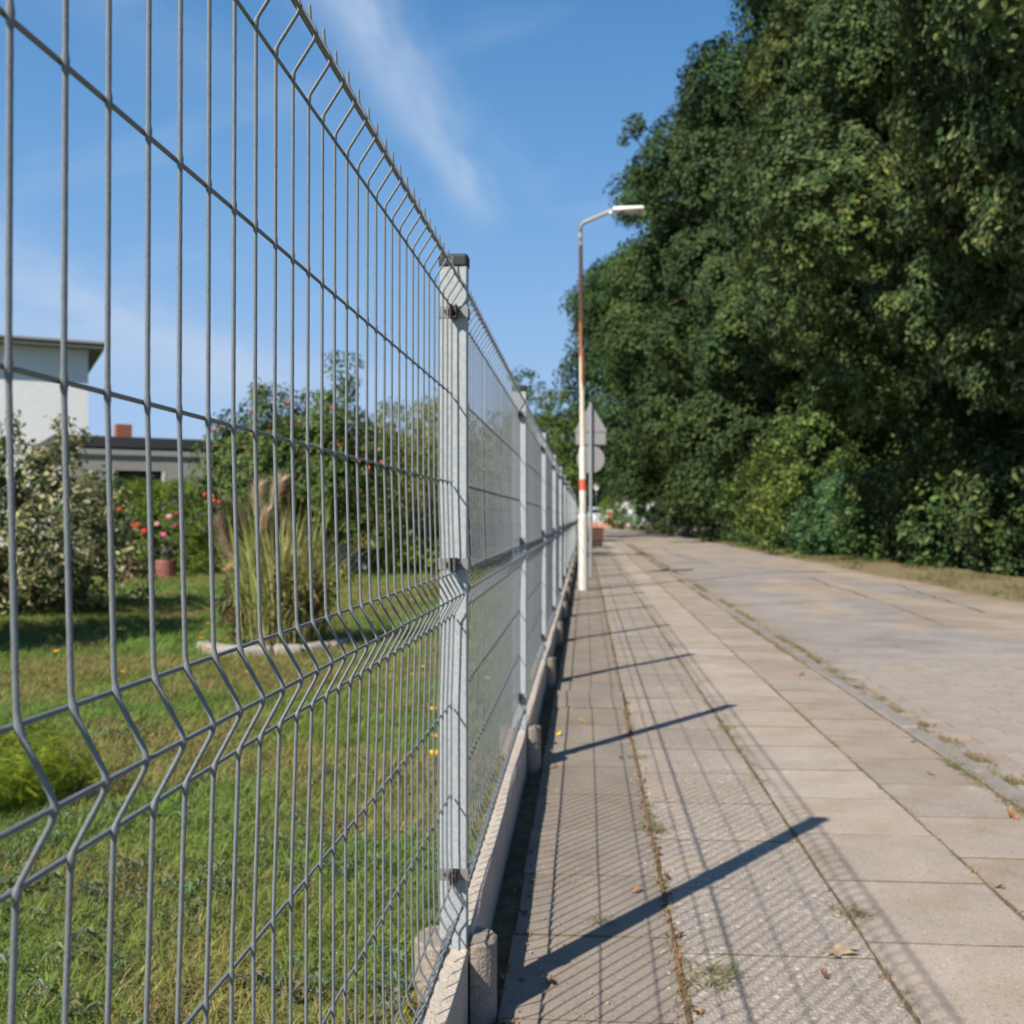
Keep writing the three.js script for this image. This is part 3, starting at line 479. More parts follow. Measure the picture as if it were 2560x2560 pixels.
// ---------------------------------------------------------------- the garden
{                                                                    // grass of the lawn
  const tuft = (seed, n, len, wid, spread, cols) => {
    const R = rand(seed), pos = [], col = [];
    for (let i = 0; i < n; i++) {
      const a = R() * 6.283, r = spread * Math.sqrt(R()), b = V(Math.cos(a) * r, 0, Math.sin(a) * r), t = R() * 6.283, le = .5 + R() * 1.9, d = V(Math.cos(t) * le, 1, Math.sin(t) * le).normalize(), L = len * (.5 + .8 * R()), s = V(-Math.sin(t), 0, Math.cos(t)), w = wid * (.6 + .7 * R());
      const m = b.clone().addScaledVector(d, L * .55), e = m.clone().addScaledVector(d, L * .45).add(V(Math.cos(t) * L * .25, -L * .14, Math.sin(t) * L * .25)), c = tone(cols[Math.floor(R() * cols.length)], .75 + .5 * R());
      const p = [b.clone().addScaledVector(s, -w), b.clone().addScaledVector(s, w), m.clone().addScaledVector(s, -w * .8), m.clone().addScaledVector(s, w * .8), e];
      for (const k of [0, 1, 2, 1, 3, 2, 2, 3, 4]) { pos.push(p[k].x, p[k].y, p[k].z); col.push(...c); }
    }
    const g = new THREE.BufferGeometry(); g.setAttribute('position', new THREE.Float32BufferAttribute(pos, 3)); g.setAttribute('color', new THREE.Float32BufferAttribute(col, 3)); g.computeVertexNormals(); return g;
  };
  const R = rand(61), P = [], cols = [[.17, .23, .034], [.24, .275, .055], [.14, .20, .03], [.31, .29, .10], [.19, .24, .042], [.34, .285, .145], [.15, .22, .038]];
  const zone = (z0, z1, per, s) => { const n = Math.round(per * .95 * (z1 * z1 - z0 * z0) / 2); for (let i = 0; i < n; i++) { const z = Math.sqrt(z0 * z0 + R() * (z1 * z1 - z0 * z0)), x = -.40 - R() * (.98 * z + .6); if (x > -.37) continue; P.push([x, lawnY(x, -z) - .006, -z, (R() - .5) * .5, 1, (R() - .5) * .5, s * (.7 + .6 * R())]); } };
  zone(1.0, 4, 1500, 1); zone(4, 8, 800, 1.15); zone(8, 14, 380, 1.35); zone(14, 27, 110, 1.8);
  const im = scatter('lawn_grass', tuft(62, 15, .062, .0017, .055, cols), GRASS, P, scene, 63, (x, y, z, R2) => { const t = lawnTone(x, z), dry = smooth(fbm(x * 1.3 + 5, z * 1.3, 44, 4), .42, .66), k = .75 + .5 * R2(); return [k * lerp(t[0], 1.35, dry), k * lerp(t[1], 1.0, dry), k * lerp(t[2], 1.3, dry)]; });
  tag(im, 'short sunlit grass of the lawn behind the mesh fence', 'grass', null, 'stuff');
  const W = [], K = rand(66);                                          // low weeds in the lawn and in the joints of the paving
  for (let i = 0; i < 420; i++) { const z = 1.8 + K() * 3.5, x = -.45 - K() * .5 * z; if (fbm(x * 2.2, z * 2.2, 47, 3) > .5) W.push([x, lawnY(x, -z) + .004, -z, 0, 1, 0, .6 + K() * .7]); }
  tag(scatter('lawn_weeds', spray(67, 22, .020, .008, .055, [[.10, .15, .07], [.13, .18, .09], [.16, .2, .11]], .5), GRASS, W, scene, 68), 'low grey-green weeds between the grass near the fence', 'weeds', null, 'stuff');
  const J = [], dry = tuft(70, 16, .04, .0014, .03, [[.24, .19, .09], [.20, .19, .07], [.28, .22, .12], [.13, .16, .045]]);
  const along = (x, z0, z1, per, w, s) => { for (let z = z0; z < z1; z += 1 / per * (.4 + 1.2 * K())) { if (fbm(z * 1.1, x * 9, 90, 3) < .43) continue; J.push([x + (K() - .5) * w, -.004, -z, (K() - .5), 1, (K() - .5), s * (.4 + .8 * K())]); } };
  along(.249, 2, 30, 34, .03, .75); along(.787, 2, 34, 36, .03, .75); along(1.307, 2.5, 34, 26, .02, .6); along(1.782, 3, 45, 90, .07, 1.0); along(1.915, 3, 45, 90, .12, 1.0); along(-.215, 2.4, 20, 14, .04, .6);
  for (let j = 0; j < 31; j++) for (let i = 0; i < 26; i++) { const z = 4.2 + j * .21 + .105, x = 2 + K() * .42 * z; if (fbm(x * 2.2, z * 2.2, 95, 3) > .52 && x < .45 * z) J.push([x, .03 * smooth(x, 2, 4), -z + (K() - .5) * .012, (K() - .5), .7, (K() - .5), .3 + .3 * K()]); }
  for (const [x0, x1, ph] of [[-.2, .24, .1], [.26, .78, 0], [.8, 1.3, .11], [1.31, 1.77, .37]]) for (let i = 0; i < 24; i++) for (let k = 0; k < 7; k++) if (K() > .62) J.push([lerp(x0, x1, K()), -.010, -1.85 - ph - i * .5, 0, 1, 0, .25 + .3 * K()]);
  tag(scatter('joint_weeds', dry, GRASS, J, scene, 71), 'dry grass and moss growing in the joints of the paving', 'weeds', null, 'stuff');
  const tuftBig = tuft(72, 110, .05, .0016, .06, [[.26, .21, .09], [.19, .2, .07], [.28, .22, .12], [.12, .17, .04]]);
  const g = 'dry grass tufts in the paving joints';
  [[.262, -3.97, 1.0, 'tuft of dry grass in a pavement joint just beyond the big post shadow'], [.80, -3.17, .9, 'yellow-green tuft in the joint beside the smooth slabs'], [.33, -2.70, 1.25, 'wide brown grass tuft on the pebbled slab near the picture bottom'], [1.79, -4.28, 1.0, 'dry tuft beside the kerb close to the orange leaves'], [1.79, -5.05, .9, 'low dry tuft against the worn kerb'], [.255, -5.15, .8, 'small tuft where a slab stands proud'], [.79, -5.9, .7, 'thin tuft at the tip of the second post shadow'], [.05, -3.05, .6, 'green sprig in the joint under the big post shadow']].forEach(([x, z, s, l], i) => { const m = part('grass_tuft', tuftBig, GRASS, scene); m.position.set(x, -.004, z); m.rotation.y = i; m.scale.setScalar(s); tag(m, l, 'grass tuft', g); });
  const V2 = []; for (let i = 0; i < 3800; i++) { const z = 8 + K() ** .7 * 60, x = roadEdge(-z) + .15 + K() * 1.8; if (fbm(x * 1.2, z * .6, 98, 3) < .42) continue; V2.push([x, .02 + .04 * smooth(x, 6, 7), -z, (K() - .5) * .4, 1, (K() - .5) * .4, 1 + K()]); }
  tag(scatter('verge_grass', tuft(73, 14, .075, .003, .08, [[.16, .17, .05], [.22, .2, .08], [.24, .19, .1], [.11, .14, .04]]), GRASS, V2, scene, 74), 'thin dry grass on the verge before the wood', 'grass', null, 'stuff');
}
{                                                                    // yellow flowers in the lawn
  const f = thing('wild_flower', [-1.143, 0, -7.142], 0, 'small yellow wild flower dotted in the lawn grass', 'flower', 'yellow flowers in the lawn');
  part('stem', tube([V(0, 0, 0), V(.006, .05, 0), V(.004, .1, .004)], .0016, 5), mat({ color: rgb(.1, .15, .04) }), f);
  const pos = [], idx = []; for (let i = 0; i < 12; i++) { const a = i / 12 * 6.283, b = a + .2, c = a - .2, n = pos.length / 3; pos.push(.004, .1, .004, .004 + Math.cos(c) * .018, .108, .004 + Math.sin(c) * .018, .004 + Math.cos(a) * .024, .104, .004 + Math.sin(a) * .024, .004 + Math.cos(b) * .018, .108, .004 + Math.sin(b) * .018); idx.push(n, n + 2, n + 1, n, n + 3, n + 2); }
  part('petals', flat(geo(pos, null, idx)), mat({ color: rgb(.78, .46, .012), roughness: .8, side: THREE.DoubleSide }), f);
  const sph = new THREE.SphereGeometry(.011, 8, 6); sph.scale(1, .6, 1); sph.translate(.004, .106, .004); part('flower_centre', sph, mat({ color: rgb(.7, .33, .01), roughness: .9 }), f);
  f.position.y = lawnY(-1.143, -7.142);
  [[-1.175, -6.915], [-.679, -4.523], [-2.757, -7.522], [-2.329, -6.934], [-3.772, -9.924], [-3.429, -8.984], [-4.648, -9.518], [-4.314, -9.252], [-4.093, -7.722], [-3.214, -6.905], [-.823, -5.557], [-3.634, -10.379], [-3.153, -8.279], [-.638, -6.604], [-2.534, -10.268], [-3.05, -8.05], [-3.3, -8.6], [-4.2, -9.9], [-.75, -5.0], [-.7, -6.0], [-1.6, -12.5], [-2.2, -13.5]].forEach(([x, z], i) => { const c = copyOf(f, x, lawnY(x, z), z, i * 1.7, 'small yellow wild flower dotted in the lawn grass'); c.rotation.z = .3 * Math.sin(i); c.scale.setScalar(.8 + .35 * Math.abs(Math.sin(i * 2.1))); });
}
function plant(name, [x, z], lobes, sp, per, seed, label, category, tint, stemN = 6, stemR = .025, s = [.8, 1.3], upb = .35, y0 = null) {
  const r = rand(seed), t = thing(name, [x, y0 ?? lawnY(x, z), z], 0, label, category), cy = lobes.reduce((a, l) => a + l[1], 0) / lobes.length;
  part('stems', mergeGeometries(Array.from({ length: stemN }, (_, i) => { const l = lobes[Math.floor((i + .5) / stemN * lobes.length)], c = new THREE.QuadraticBezierCurve3(V((r() - .5) * .1, -.05, (r() - .5) * .1), V(l[0] * .3, l[1] * .6, l[2] * .3), V(l[0], l[1], l[2])).getPoints(7); return tube(c, c.map((_, k) => stemR * (1 - .75 * k / 7)), 5); })), M.bark, t);
  scatter('foliage', sp, LEAF, leafPlaces(r, lobes, per, cy, ...s, upb), t, seed + 1, tint);
  return t;
}
const soft = (a, b) => (x, y, z, R) => { const k = .75 + .5 * R(); return mix3(tone(a, k), tone(b, k), R()); };
{
  const r = rand(601), lobes = [...lobesOf(r, 32, 1.2, .74, .82, 2, .22, .38), ...lobesOf(r, 8, .6, .3, 1.6, 2, .3, .5)];               // tall loose shoots above
  for (const [x, y, z] of [[.5, 1.85, .1], [.58, 2.05, .15], [.15, 1.7, .2], [-.2, 1.9, 0], [-.15, 2.1, .05], [-.75, 1.8, 0], [-.95, 1.95, .1], [.35, 1.9, -.1], [-.5, 1.9, .2], [.85, 1.5, .1], [1.2, 1.1, .2], [1.4, .6, .3], [1.5, .35, .4]]) lobes.push([x, y, z, .2]);
  plant('variegated_shrub', [-6.75, -11.9], lobes, spray(602, 22, .062, .034, .17, [[.09, .12, .045], [.10, .13, .055], [.34, .32, .17], [.42, .40, .25], [.2, .22, .1], [.05, .085, .035]], .5), 230, 603, 'large shrub with cream-edged variegated leaves before the white house', 'shrub', soft([1, 1, 1], [1.15, 1.1, .95]), 14, .02);
  const r2 = rand(611), lob2 = lobesOf(r2, 26, .9, .8, 1.6, 2, .3, .45);
  plant('garden_shrub', [-6.35, -8.2], lob2, midSpray, 60, 613, 'round garden shrub on a short stem just outside the picture', 'shrub', soft([1.2, 1.2, 1], [1, 1, .8]), 6, .04);
}
{                                                                    // golden conifer
  const r = rand(621), lobes = lobesOf(r, 40, .50, .15, .12, 2, .2, .32), needle = (() => {
    const q = rand(622), pos = [], col = [], cs = [[.20, .25, .014], [.30, .31, .020], [.13, .18, .012], [.09, .13, .012]];
    for (let t = 0; t < 4; t++) {
      const a = q() * 6.283, o = V(Math.cos(a), 0, Math.sin(a)), L = .09 + .07 * q(), c0 = cs[Math.floor(q() * 4)];
      for (let i = 0; i < 26; i++) {
        const u = i / 25, b = V(o.x * L * u, L * (.9 * u - .75 * u * u), o.z * L * u), sd = i % 2 ? 1 : -1, d = o.clone().multiplyScalar(.8).add(V(-o.z * sd * .7, .25 + .4 * (q() - .5), o.x * sd * .7)).normalize(), l = (.026 - .012 * u) * (.7 + .6 * q()), w = d.clone().cross(Y).normalize().multiplyScalar(.0018), e = b.clone().addScaledVector(d, l);
        for (const p of [b.clone().add(w), b.clone().sub(w), e]) { pos.push(p.x, p.y, p.z); col.push(...tone(c0, .75 + .5 * u)); }
      }
    }
    const g = new THREE.BufferGeometry(); g.setAttribute('position', new THREE.Float32BufferAttribute(pos, 3)); g.setAttribute('color', new THREE.Float32BufferAttribute(col, 3)); g.computeVertexNormals(); return g;
  })();
  for (let i = 0; i < 16; i++) { const a = i * 2.4; lobes.push([Math.cos(a) * (.45 + .2 * r()), .1 + .2 * r(), Math.sin(a) * (.45 + .2 * r()), .08 + .05 * r()]); }
  const gc = plant('golden_conifer', [-2.5, -4.0], lobes, needle, 2600, 623, 'low spreading golden-green conifer on the lawn behind the nearest wires', 'conifer', soft([1.1, 1.1, 1], [.8, .9, .8]), 8, .012, [.7, 1.15], .1); gc.scale.set(.72, .62, .72);
}
{                                                                    // tall ornamental grass with plumes, in a ring of stones
  const t = thing('ornamental_grass', [-2.72, .05, -8.95], 0, 'tall clump of striped ornamental grass with buff plumes inside a ring of pale stones', 'ornamental grass');
  const R = rand(631), blades = [], cols = [[.28, .34, .06], [.38, .42, .11], [.46, .44, .18], [.46, .39, .2], [.20, .28, .05], [.36, .27, .13]];
  const blade = (b, dir, L, w, arch, c) => {
    const n = 7, pos = [], col = [], idx = [], s = V(-dir.z, 0, dir.x).normalize();
    for (let i = 0; i <= n; i++) { const u = i / n, p = b.clone().add(V(dir.x * arch * u * u * L, L * (u - .42 * arch * u * u), dir.z * arch * u * u * L)), ww = w * Math.sin(Math.PI * Math.min(1, .25 + u * .75)); for (const e of [-1, 1]) { pos.push(p.x + s.x * ww * e, p.y, p.z + s.z * ww * e); col.push(...tone(c, e > 0 ? 1 : .8)); } }
    for (let i = 0; i < n; i++) idx.push(2 * i, 2 * i + 1, 2 * i + 2, 2 * i + 1, 2 * i + 3, 2 * i + 2);
    return geo(pos, null, idx, col);
  };
  for (let i = 0; i < 540; i++) { const a = R() * 6.283, r = .44 * Math.sqrt(R()), th = a + (R() - .5) * 1.4, tall = r < .36 || R() < .3; blades.push(blade(V(Math.cos(a) * r * 1.1, 0, Math.sin(a) * r), V(Math.cos(th), 0, Math.sin(th)), (tall ? .85 + .75 * R() : .35 + .5 * R()), .005 + .012 * R() ** 2, (tall ? .08 : .2) + .75 * R() ** 2, tone(cols[Math.floor(R() * cols.length)], .8 + .4 * R()))); }
  part('blades', blades, GRASS, t, 'stuff'); t.scale.set(.86, .95, .86);
  const plume = (seed, c) => { const q = rand(seed), g = []; for (let i = 0; i < 230; i++) { const a = q() * 6.283, y = q(), d = V(Math.cos(a), 0, Math.sin(a)), L = .10 + .12 * q(); g.push(blade(V(d.x * .012, y * .2, d.z * .012), d, L, .0022, .35 + .5 * q(), tone(c, .7 + .6 * q()))); } return mergeGeometries(g); };
  const pg = [plume(641, [.72, .58, .40]), plume(642, [.60, .45, .33]), plume(643, [.17, .085, .075])];
  [[-.22, 1.22, .1, .05, 0, 1.2], [-.16, 1.05, .15, .25, 0, 1.0], [-.06, 1.28, .1, .3, 0, 1.25], [-.52, .98, .1, -.5, 1, .9], [-.4, .82, .2, -.7, 1, .9], [-.36, 1.05, 0, -.4, 2, 1.1], [-.46, .92, .05, -.6, 2, 1.2], [-.3, .96, .12, -.2, 2, 1.1], [.02, 1.34, 0, .3, 2, .9]].forEach(([x, y, z, lean, k, s]) => {
    const stalk = part('stalk', tube([V(x * .3, 0, z * .3), V(x * .6, y * .5, z), V(x, y, z)], [.004, .0035, .002], 5), mat({ color: rgb(.26, .22, .1), roughness: .9 }), t);
    const p = new THREE.Mesh(pg[k], GRASS); p.name = 'plume'; lit(p); p.position.set(x, y, z); p.rotation.z = -lean; p.scale.setScalar(s); stalk.add(p);
  });
  const lens = spray(645, 14, .09, .03, .16, [[.10, .13, .035], [.16, .17, .06], [.22, .18, .08]], .5), fr = rand(646), fp = [];
  for (let i = 0; i < 60; i++) { const a = fr() * 6.283, r = .5 * Math.sqrt(fr()); fp.push([Math.cos(a) * r * 1.1, .05 + .55 * fr(), Math.sin(a) * r, (fr() - .5), 1, (fr() - .5), .6 + fr()]); }
  scatter('undergrowth', lens, GRASS, fp, t, 647);
  const stone = (seed) => { const q = rand(seed), g = new RoundedBoxGeometry(.24, .13, .15, 3, .04), p = g.attributes.position; for (let i = 0; i < p.count; i++) { const n = 1 + .22 * (vnoise(p.getX(i) * 12 + seed, p.getY(i) * 12 + p.getZ(i) * 9, seed) - .5); p.setXYZ(i, p.getX(i) * n, p.getY(i) * n, p.getZ(i) * n); } g.computeVertexNormals(); return g; };
  const kinds = [1, 2, 3, 4].map(stone), sm = mat({ color: rgb(.36, .325, .285), roughness: .95, bumpMap: smoothBump, bumpScale: .004 });
  [[-3.12, -8.42, 1.0], [-2.93, -8.30, 1], [-2.70, -8.28, 1.05], [-2.47, -8.38, 1], [-2.29, -8.56, .95], [-2.18, -8.80, .7], [-2.15, -9.02, .65], [-3.28, -8.62, .8]].forEach(([x, z, s], i) => {
    const m = part('edging_stone', kinds[i % 4], sm, scene); m.position.set(x, .075, z); m.rotation.y = Math.atan2(x + 2.72, z + 8.95) + (i % 3 - 1) * .15; m.scale.setScalar(s);
    tag(m, ['pale edging stone at the outer end of the ring round the ornamental grass', 'long pale edging stone before the grass clump, second of the ring', 'widest pale edging stone in the middle of the ring', 'pale edging stone right of the widest one', 'pale stone where the ring bends back', 'small stone in the shade of the grass clump', 'last small shaded stone of the ring', 'half hidden stone behind the left end of the ring'][i], 'edging stone', 'pale stones round the ornamental grass');
  });
}
{                                                                    // brown wooden well-house shape behind the grass
  const t = thing('wooden_planter', [-4.75, .05, -13.7], .5, 'weathered brown wooden garden frame with a small pitched roof behind the plumes', 'garden frame'), w = mat({ color: rgb(.20, .095, .055), roughness: .9, map: barkMap }), w2 = mat({ color: rgb(.26, .13, .075), roughness: .9 });
  for (const [x, z] of [[-.13, -.13], [.13, -.13], [-.13, .13], [.13, .13]]) part('leg', box(.035, .42, .035, x, .21, z), w2, t);
  for (const s of [-1, 1]) { const g = box(.24, .02, .36); g.rotateZ(-s * .75); g.translate(s * .085, .5, 0); part('roof_board', g, w2, t); }
  part('box', [box(.23, .2, .02, 0, .12, .14), box(.23, .2, .02, 0, .12, -.14), box(.02, .2, .27, .14, .12, 0), box(.02, .2, .27, -.14, .12, 0)], w2, t);
}
{                                                                    // potted roses, hedge
  const potMat = mat({ color: rgb(.30, .115, .10), roughness: .9 });
  const pot = (x, z, label) => { const t = thing('planter_pot', [x, lawnY(x, z), z], .2, label, 'plant pot', 'red-brown pots before the hedge'); const pts = [[0, .02], [.14, .02], [.15, 0], [.165, .05], [.19, .34], [.2, .36], [.185, .36], [.17, .31], [0, .31]].map(([a, b]) => new THREE.Vector2(a, b)); const ribs = []; for (let i = 0; i < 22; i++) { const a = i / 22 * 6.283; ribs.push(tube([V(Math.cos(a) * .166, .04, Math.sin(a) * .166), V(Math.cos(a) * .19, .33, Math.sin(a) * .19)], .009, 4)); } part('pot_body', [new THREE.LatheGeometry(pts, 28), ...ribs], potMat, t); const s = new THREE.CircleGeometry(.175, 20); s.rotateX(-Math.PI / 2); s.translate(0, .325, 0); part('soil', s, M.soil, t); return t; };
  pot(-7.87, -18.75, 'red-brown ribbed plant pot with pink roses before the clipped hedge'); pot(-8.55, -18.6, 'red-brown plant pot half hidden by the variegated shrub');
  const roseLeaf = spray(651, 14, .06, .045, .16, [[.05, .09, .03], [.07, .11, .04], [.10, .12, .05]]);
  const rose = (name, x, z, y, lobes, label, reds) => {
    const t = plant(name, [x, z], lobes, roseLeaf, 120, 653 + reds.length, label, 'rose bush', soft([1, 1, 1], [1.2, 1.1, 1]), 6, .008, [.7, 1.2], .3, y);
    const g = []; const q = rand(9); for (let i = 0; i < 26; i++) { const a = i * 2.4, r = .008 + i * .0017, p = new THREE.SphereGeometry(.022, 6, 4); p.scale(1, .45, 1); p.rotateX(.7); p.rotateY(-a); p.translate(Math.cos(a) * r, .02 - i * .0012, Math.sin(a) * r); g.push(p); }
    const fg = mergeGeometries(g); reds.forEach(([a, b, c, col, s]) => { const m = part('bloom', fg, mat({ color: rgb(...col), roughness: .8 }), t); m.position.set(a, b, c); m.rotation.x = .8; m.scale.setScalar(s * .62); });
  };
  const pink = [.68, .10, .26], pale = [.62, .25, .30], red = [.48, .03, .03];
  rose('rose_bush', -7.87, -18.75, .36, [[0, .2, -.05, .12], [.1, .38, .05, .12], [-.1, .42, 0, .12], [.12, .58, 0, .11]], 'pink rose bush with round blooms standing in the ribbed pot', [[.0, .52, .12, pink, 1.5], [-.14, .72, .1, pale, 1.4], [.22, .70, .1, [.5, .03, .16], 1.4], [.08, .86, .05, pale, 1.6], [.2, .92, 0, [.42, .05, .1], 1]]);
  rose('rose_bush', -8.62, -18.5, .05, [[-.1, .5, 0, .28], [.2, .85, 0, .22], [-.1, 1.0, 0, .25], [.2, 1.1, 0, .2]], 'red rose bush between the variegated shrub and the hedge', [[.34, .98, .3, red, 1.7], [.42, 1.02, .25, [.5, .06, .05], 1.5], [.56, .9, .3, red, 1.7], [.05, 1.3, .2, [.5, .05, .04], 1.4], [-.15, 1.0, .25, red, 1.2]]);
  const hl = []; const q = rand(661); for (let i = 0; i < 46; i++) { const u = q(); hl.push([lerp(-1.9, 2.1, u), .3 + q() * 1.25, (q() - .5) * .8, .3 + .1 * q()]); }
  for (let i = 0; i < 14; i++) hl.push([-1.9 + i * .31, 1.62 + .08 * q(), (q() - .5) * .4, .22]);
  plant('clipped_hedge', [-8.0, -20.1], hl, spray(662, 24, .06, .018, .13, [[.13, .19, .018], [.17, .23, .022], [.09, .14, .018], [.20, .25, .03]], .2, false), 420, 663, 'clipped bright green hedge in front of the grey garage', 'hedge', soft([1, 1, 1], [.8, .95, .8]), 8, .03, [.9, 1.4], .4);
}
{                                                                    // apple tree and the other garden trees
  const r = rand(671), lobes = lobesOf(r, 48, 1.5, 1.15, 2.05, 2.2, .22, .34); for (const [x, y, z, q] of [[.78, 3.3, 0, .42], [.86, 3.75, 0, .3], [.9, 4.1, 0, .2], [-.45, 3.25, 0, .42], [-.7, 3.35, .1, .3], [-1.35, 2.5, .1, .3], [-1.3, 2.85, 0, .2]]) lobes.push([x, y, z, q]);
  const t = thing('apple_tree', [-5.65, .05, -19.8], 0, 'apple tree full of red fruit beyond the ornamental grass', 'apple tree');
  part('trunk', trunkGeo(r, 2.4, .09, lobes, 12), M.bark, t);
  scatter('crown', spray(672, 18, .075, .05, .24, [[.07, .11, .025], [.095, .135, .03], [.05, .085, .025], [.12, .16, .045]]), LEAF, leafPlaces(r, lobes, 190, 2.1), t, 673, soft([1.05, 1.05, 1], [.95, 1, .9]));
  const ap = new THREE.SphereGeometry(.042, 10, 8), am = [mat({ color: rgb(.50, .06, .035), roughness: .5 }), mat({ color: rgb(.58, .14, .06), roughness: .5 }), mat({ color: rgb(.42, .03, .06), roughness: .5 })];
  for (let i = 0; i < 120; i++) { const [x, y, z, q] = lobes[Math.floor(r() * lobes.length)], a = .2 + r() * 2.6, v = (r() - .6), h = Math.sqrt(Math.max(0, 1 - v * v)), m = part('apple', ap, am[i % 3], t); m.position.set(x + Math.cos(a) * h * q * 1.12, y + v * q, z + Math.sin(a) * h * q * 1.12); }
  const r2 = rand(681), l2 = lobesOf(r2, 36, 1.45, 1.6, 2.2, 2, .2, .34);
  plant('yellowing_tree', [-3.6, -23.2], l2, spray(682, 18, .09, .03, .32, [[.22, .25, .08], [.28, .29, .10], [.16, .20, .07], [.38, .33, .08]], .6), 105, 683, 'loose yellowing garden tree right of the apple tree', 'tree', soft([1, 1, 1], [1.15, 1.05, .9]), 8, .06, [.8, 1.4], .3);
  const r3 = rand(691), l3 = lobesOf(r3, 26, .8, .2, .26, 2, .26, .4);
  plant('yellow_ground_cover', [-3.6, -21.0], l3, spray(692, 18, .06, .035, .2, [[.22, .23, .03], [.30, .28, .035], [.16, .2, .04]], .3), 240, 693, 'low yellow-green flowering ground cover at the far edge of the lawn', 'ground cover', soft([1, 1, 1], [.8, .95, .9]), 6, .01);
  plant('yellow_ground_cover', [-4.3, -16.4], lobesOf(rand(695), 14, .48, .08, .1, 2, .24, .36), spray(692, 18, .06, .035, .2, [[.2, .19, .03], [.26, .22, .035], [.16, .18, .04]], .3), 240, 697, 'small ochre-green mound of ground cover on the lawn before the larger one', 'ground cover', soft([1, 1, 1], [.8, .95, .9]), 4, .01);
  const gl = lobesOf(rand(701), 40, 2.6, 1.6, 1.9, 2.4, .2, .32);
  [[-3.4, -31, 'light green garden tree seen through the second mesh panel'], [-4.2, -38, 'garden tree seen through the wires beside the second post'], [-9.5, -34, 'garden tree behind the roof line of the grey garage'], [-7.0, -27.5, 'dark garden tree behind the apple tree']].forEach(([x, z, l], i) => plant('garden_tree', [x, z], gl, midSpray, 34, 703 + i * 2, l, 'tree', soft([1.25, 1.25, .85], [1.5, 1.35, .8]), 8, .08, [.8, 1.3], .35));
}
{                                                                    // rock bed with small figures at the far side of the lawn
  const rock = (x, z, s, seed, label) => { const g = new THREE.IcosahedronGeometry(.25, 3), p = g.attributes.position; for (let i = 0; i < p.count; i++) { const n = .75 + .5 * fbm(p.getX(i) * 4 + seed, p.getY(i) * 4 + p.getZ(i) * 3, seed, 3); p.setXYZ(i, p.getX(i) * n * 1.25, p.getY(i) * n * .8, p.getZ(i) * n); } g.computeVertexNormals(); const m = part('garden_rock', g, mat({ color: rgb(.27, .25, .245), roughness: .95, bumpMap: smoothBump, bumpScale: .01 }), scene); m.position.set(x, .1, z); m.scale.setScalar(s); tag(m, label, 'rock', 'grey rocks under the apple tree'); };
  rock(-5.35, -21.9, 1.9, 3, 'grey rock beside the white figure'); rock(-4.85, -21.6, 1.4, 5, 'grey rock below the yellow toy'); rock(-4.35, -22.1, 1.5, 7, 'grey rock right of the yellow toy'); rock(-3.95, -22.0, .8, 8, 'small grey rock at the edge of the yellow flowers');
  const f = thing('garden_figure', [-5.6, .30, -21.75], 0, 'white garden figure by the rocks under the apple tree', 'garden figure'), wm = mat({ color: rgb(.72, .70, .66), roughness: .6 });
  part('figure_body', new THREE.LatheGeometry([[0, 0], [.11, 0], [.12, .05], [.07, .12], [.10, .3], [.085, .42], [.04, .5], [.0, .52]].map(([a, b]) => new THREE.Vector2(a, b)), 18), wm, f); const hd = new THREE.SphereGeometry(.07, 14, 10); hd.translate(0, .56, 0); part('figure_head', hd, wm, f);
  const t = thing('garden_toy', [-4.85, .42, -21.5], .3, 'yellow toy digger with a blue bucket on the rocks', 'toy'), ym = mat({ color: rgb(.62, .40, .02), roughness: .4 }), bm = mat({ color: rgb(.10, .2, .4), roughness: .4 });
  part('toy_body', [box(.3, .12, .2, 0, .14, 0, .02), box(.14, .14, .16, .05, .26, 0, .02)], ym, t); part('toy_arm', [(() => { const g = box(.28, .04, .05); g.rotateZ(.7); g.translate(.22, .28, 0); return g; })()], ym, t); part('toy_bucket', new THREE.CylinderGeometry(.09, .07, .15, 14, 1, true).translate(-.3, .12, .05), bm, t); for (const [x, z] of [[-.1, .1], [.1, .1], [-.1, -.1], [.1, -.1]]) { const g = new THREE.CylinderGeometry(.06, .06, .04, 14); g.rotateX(Math.PI / 2); g.translate(x, .06, z); part('toy_wheel', g, M.dark, t); }
}

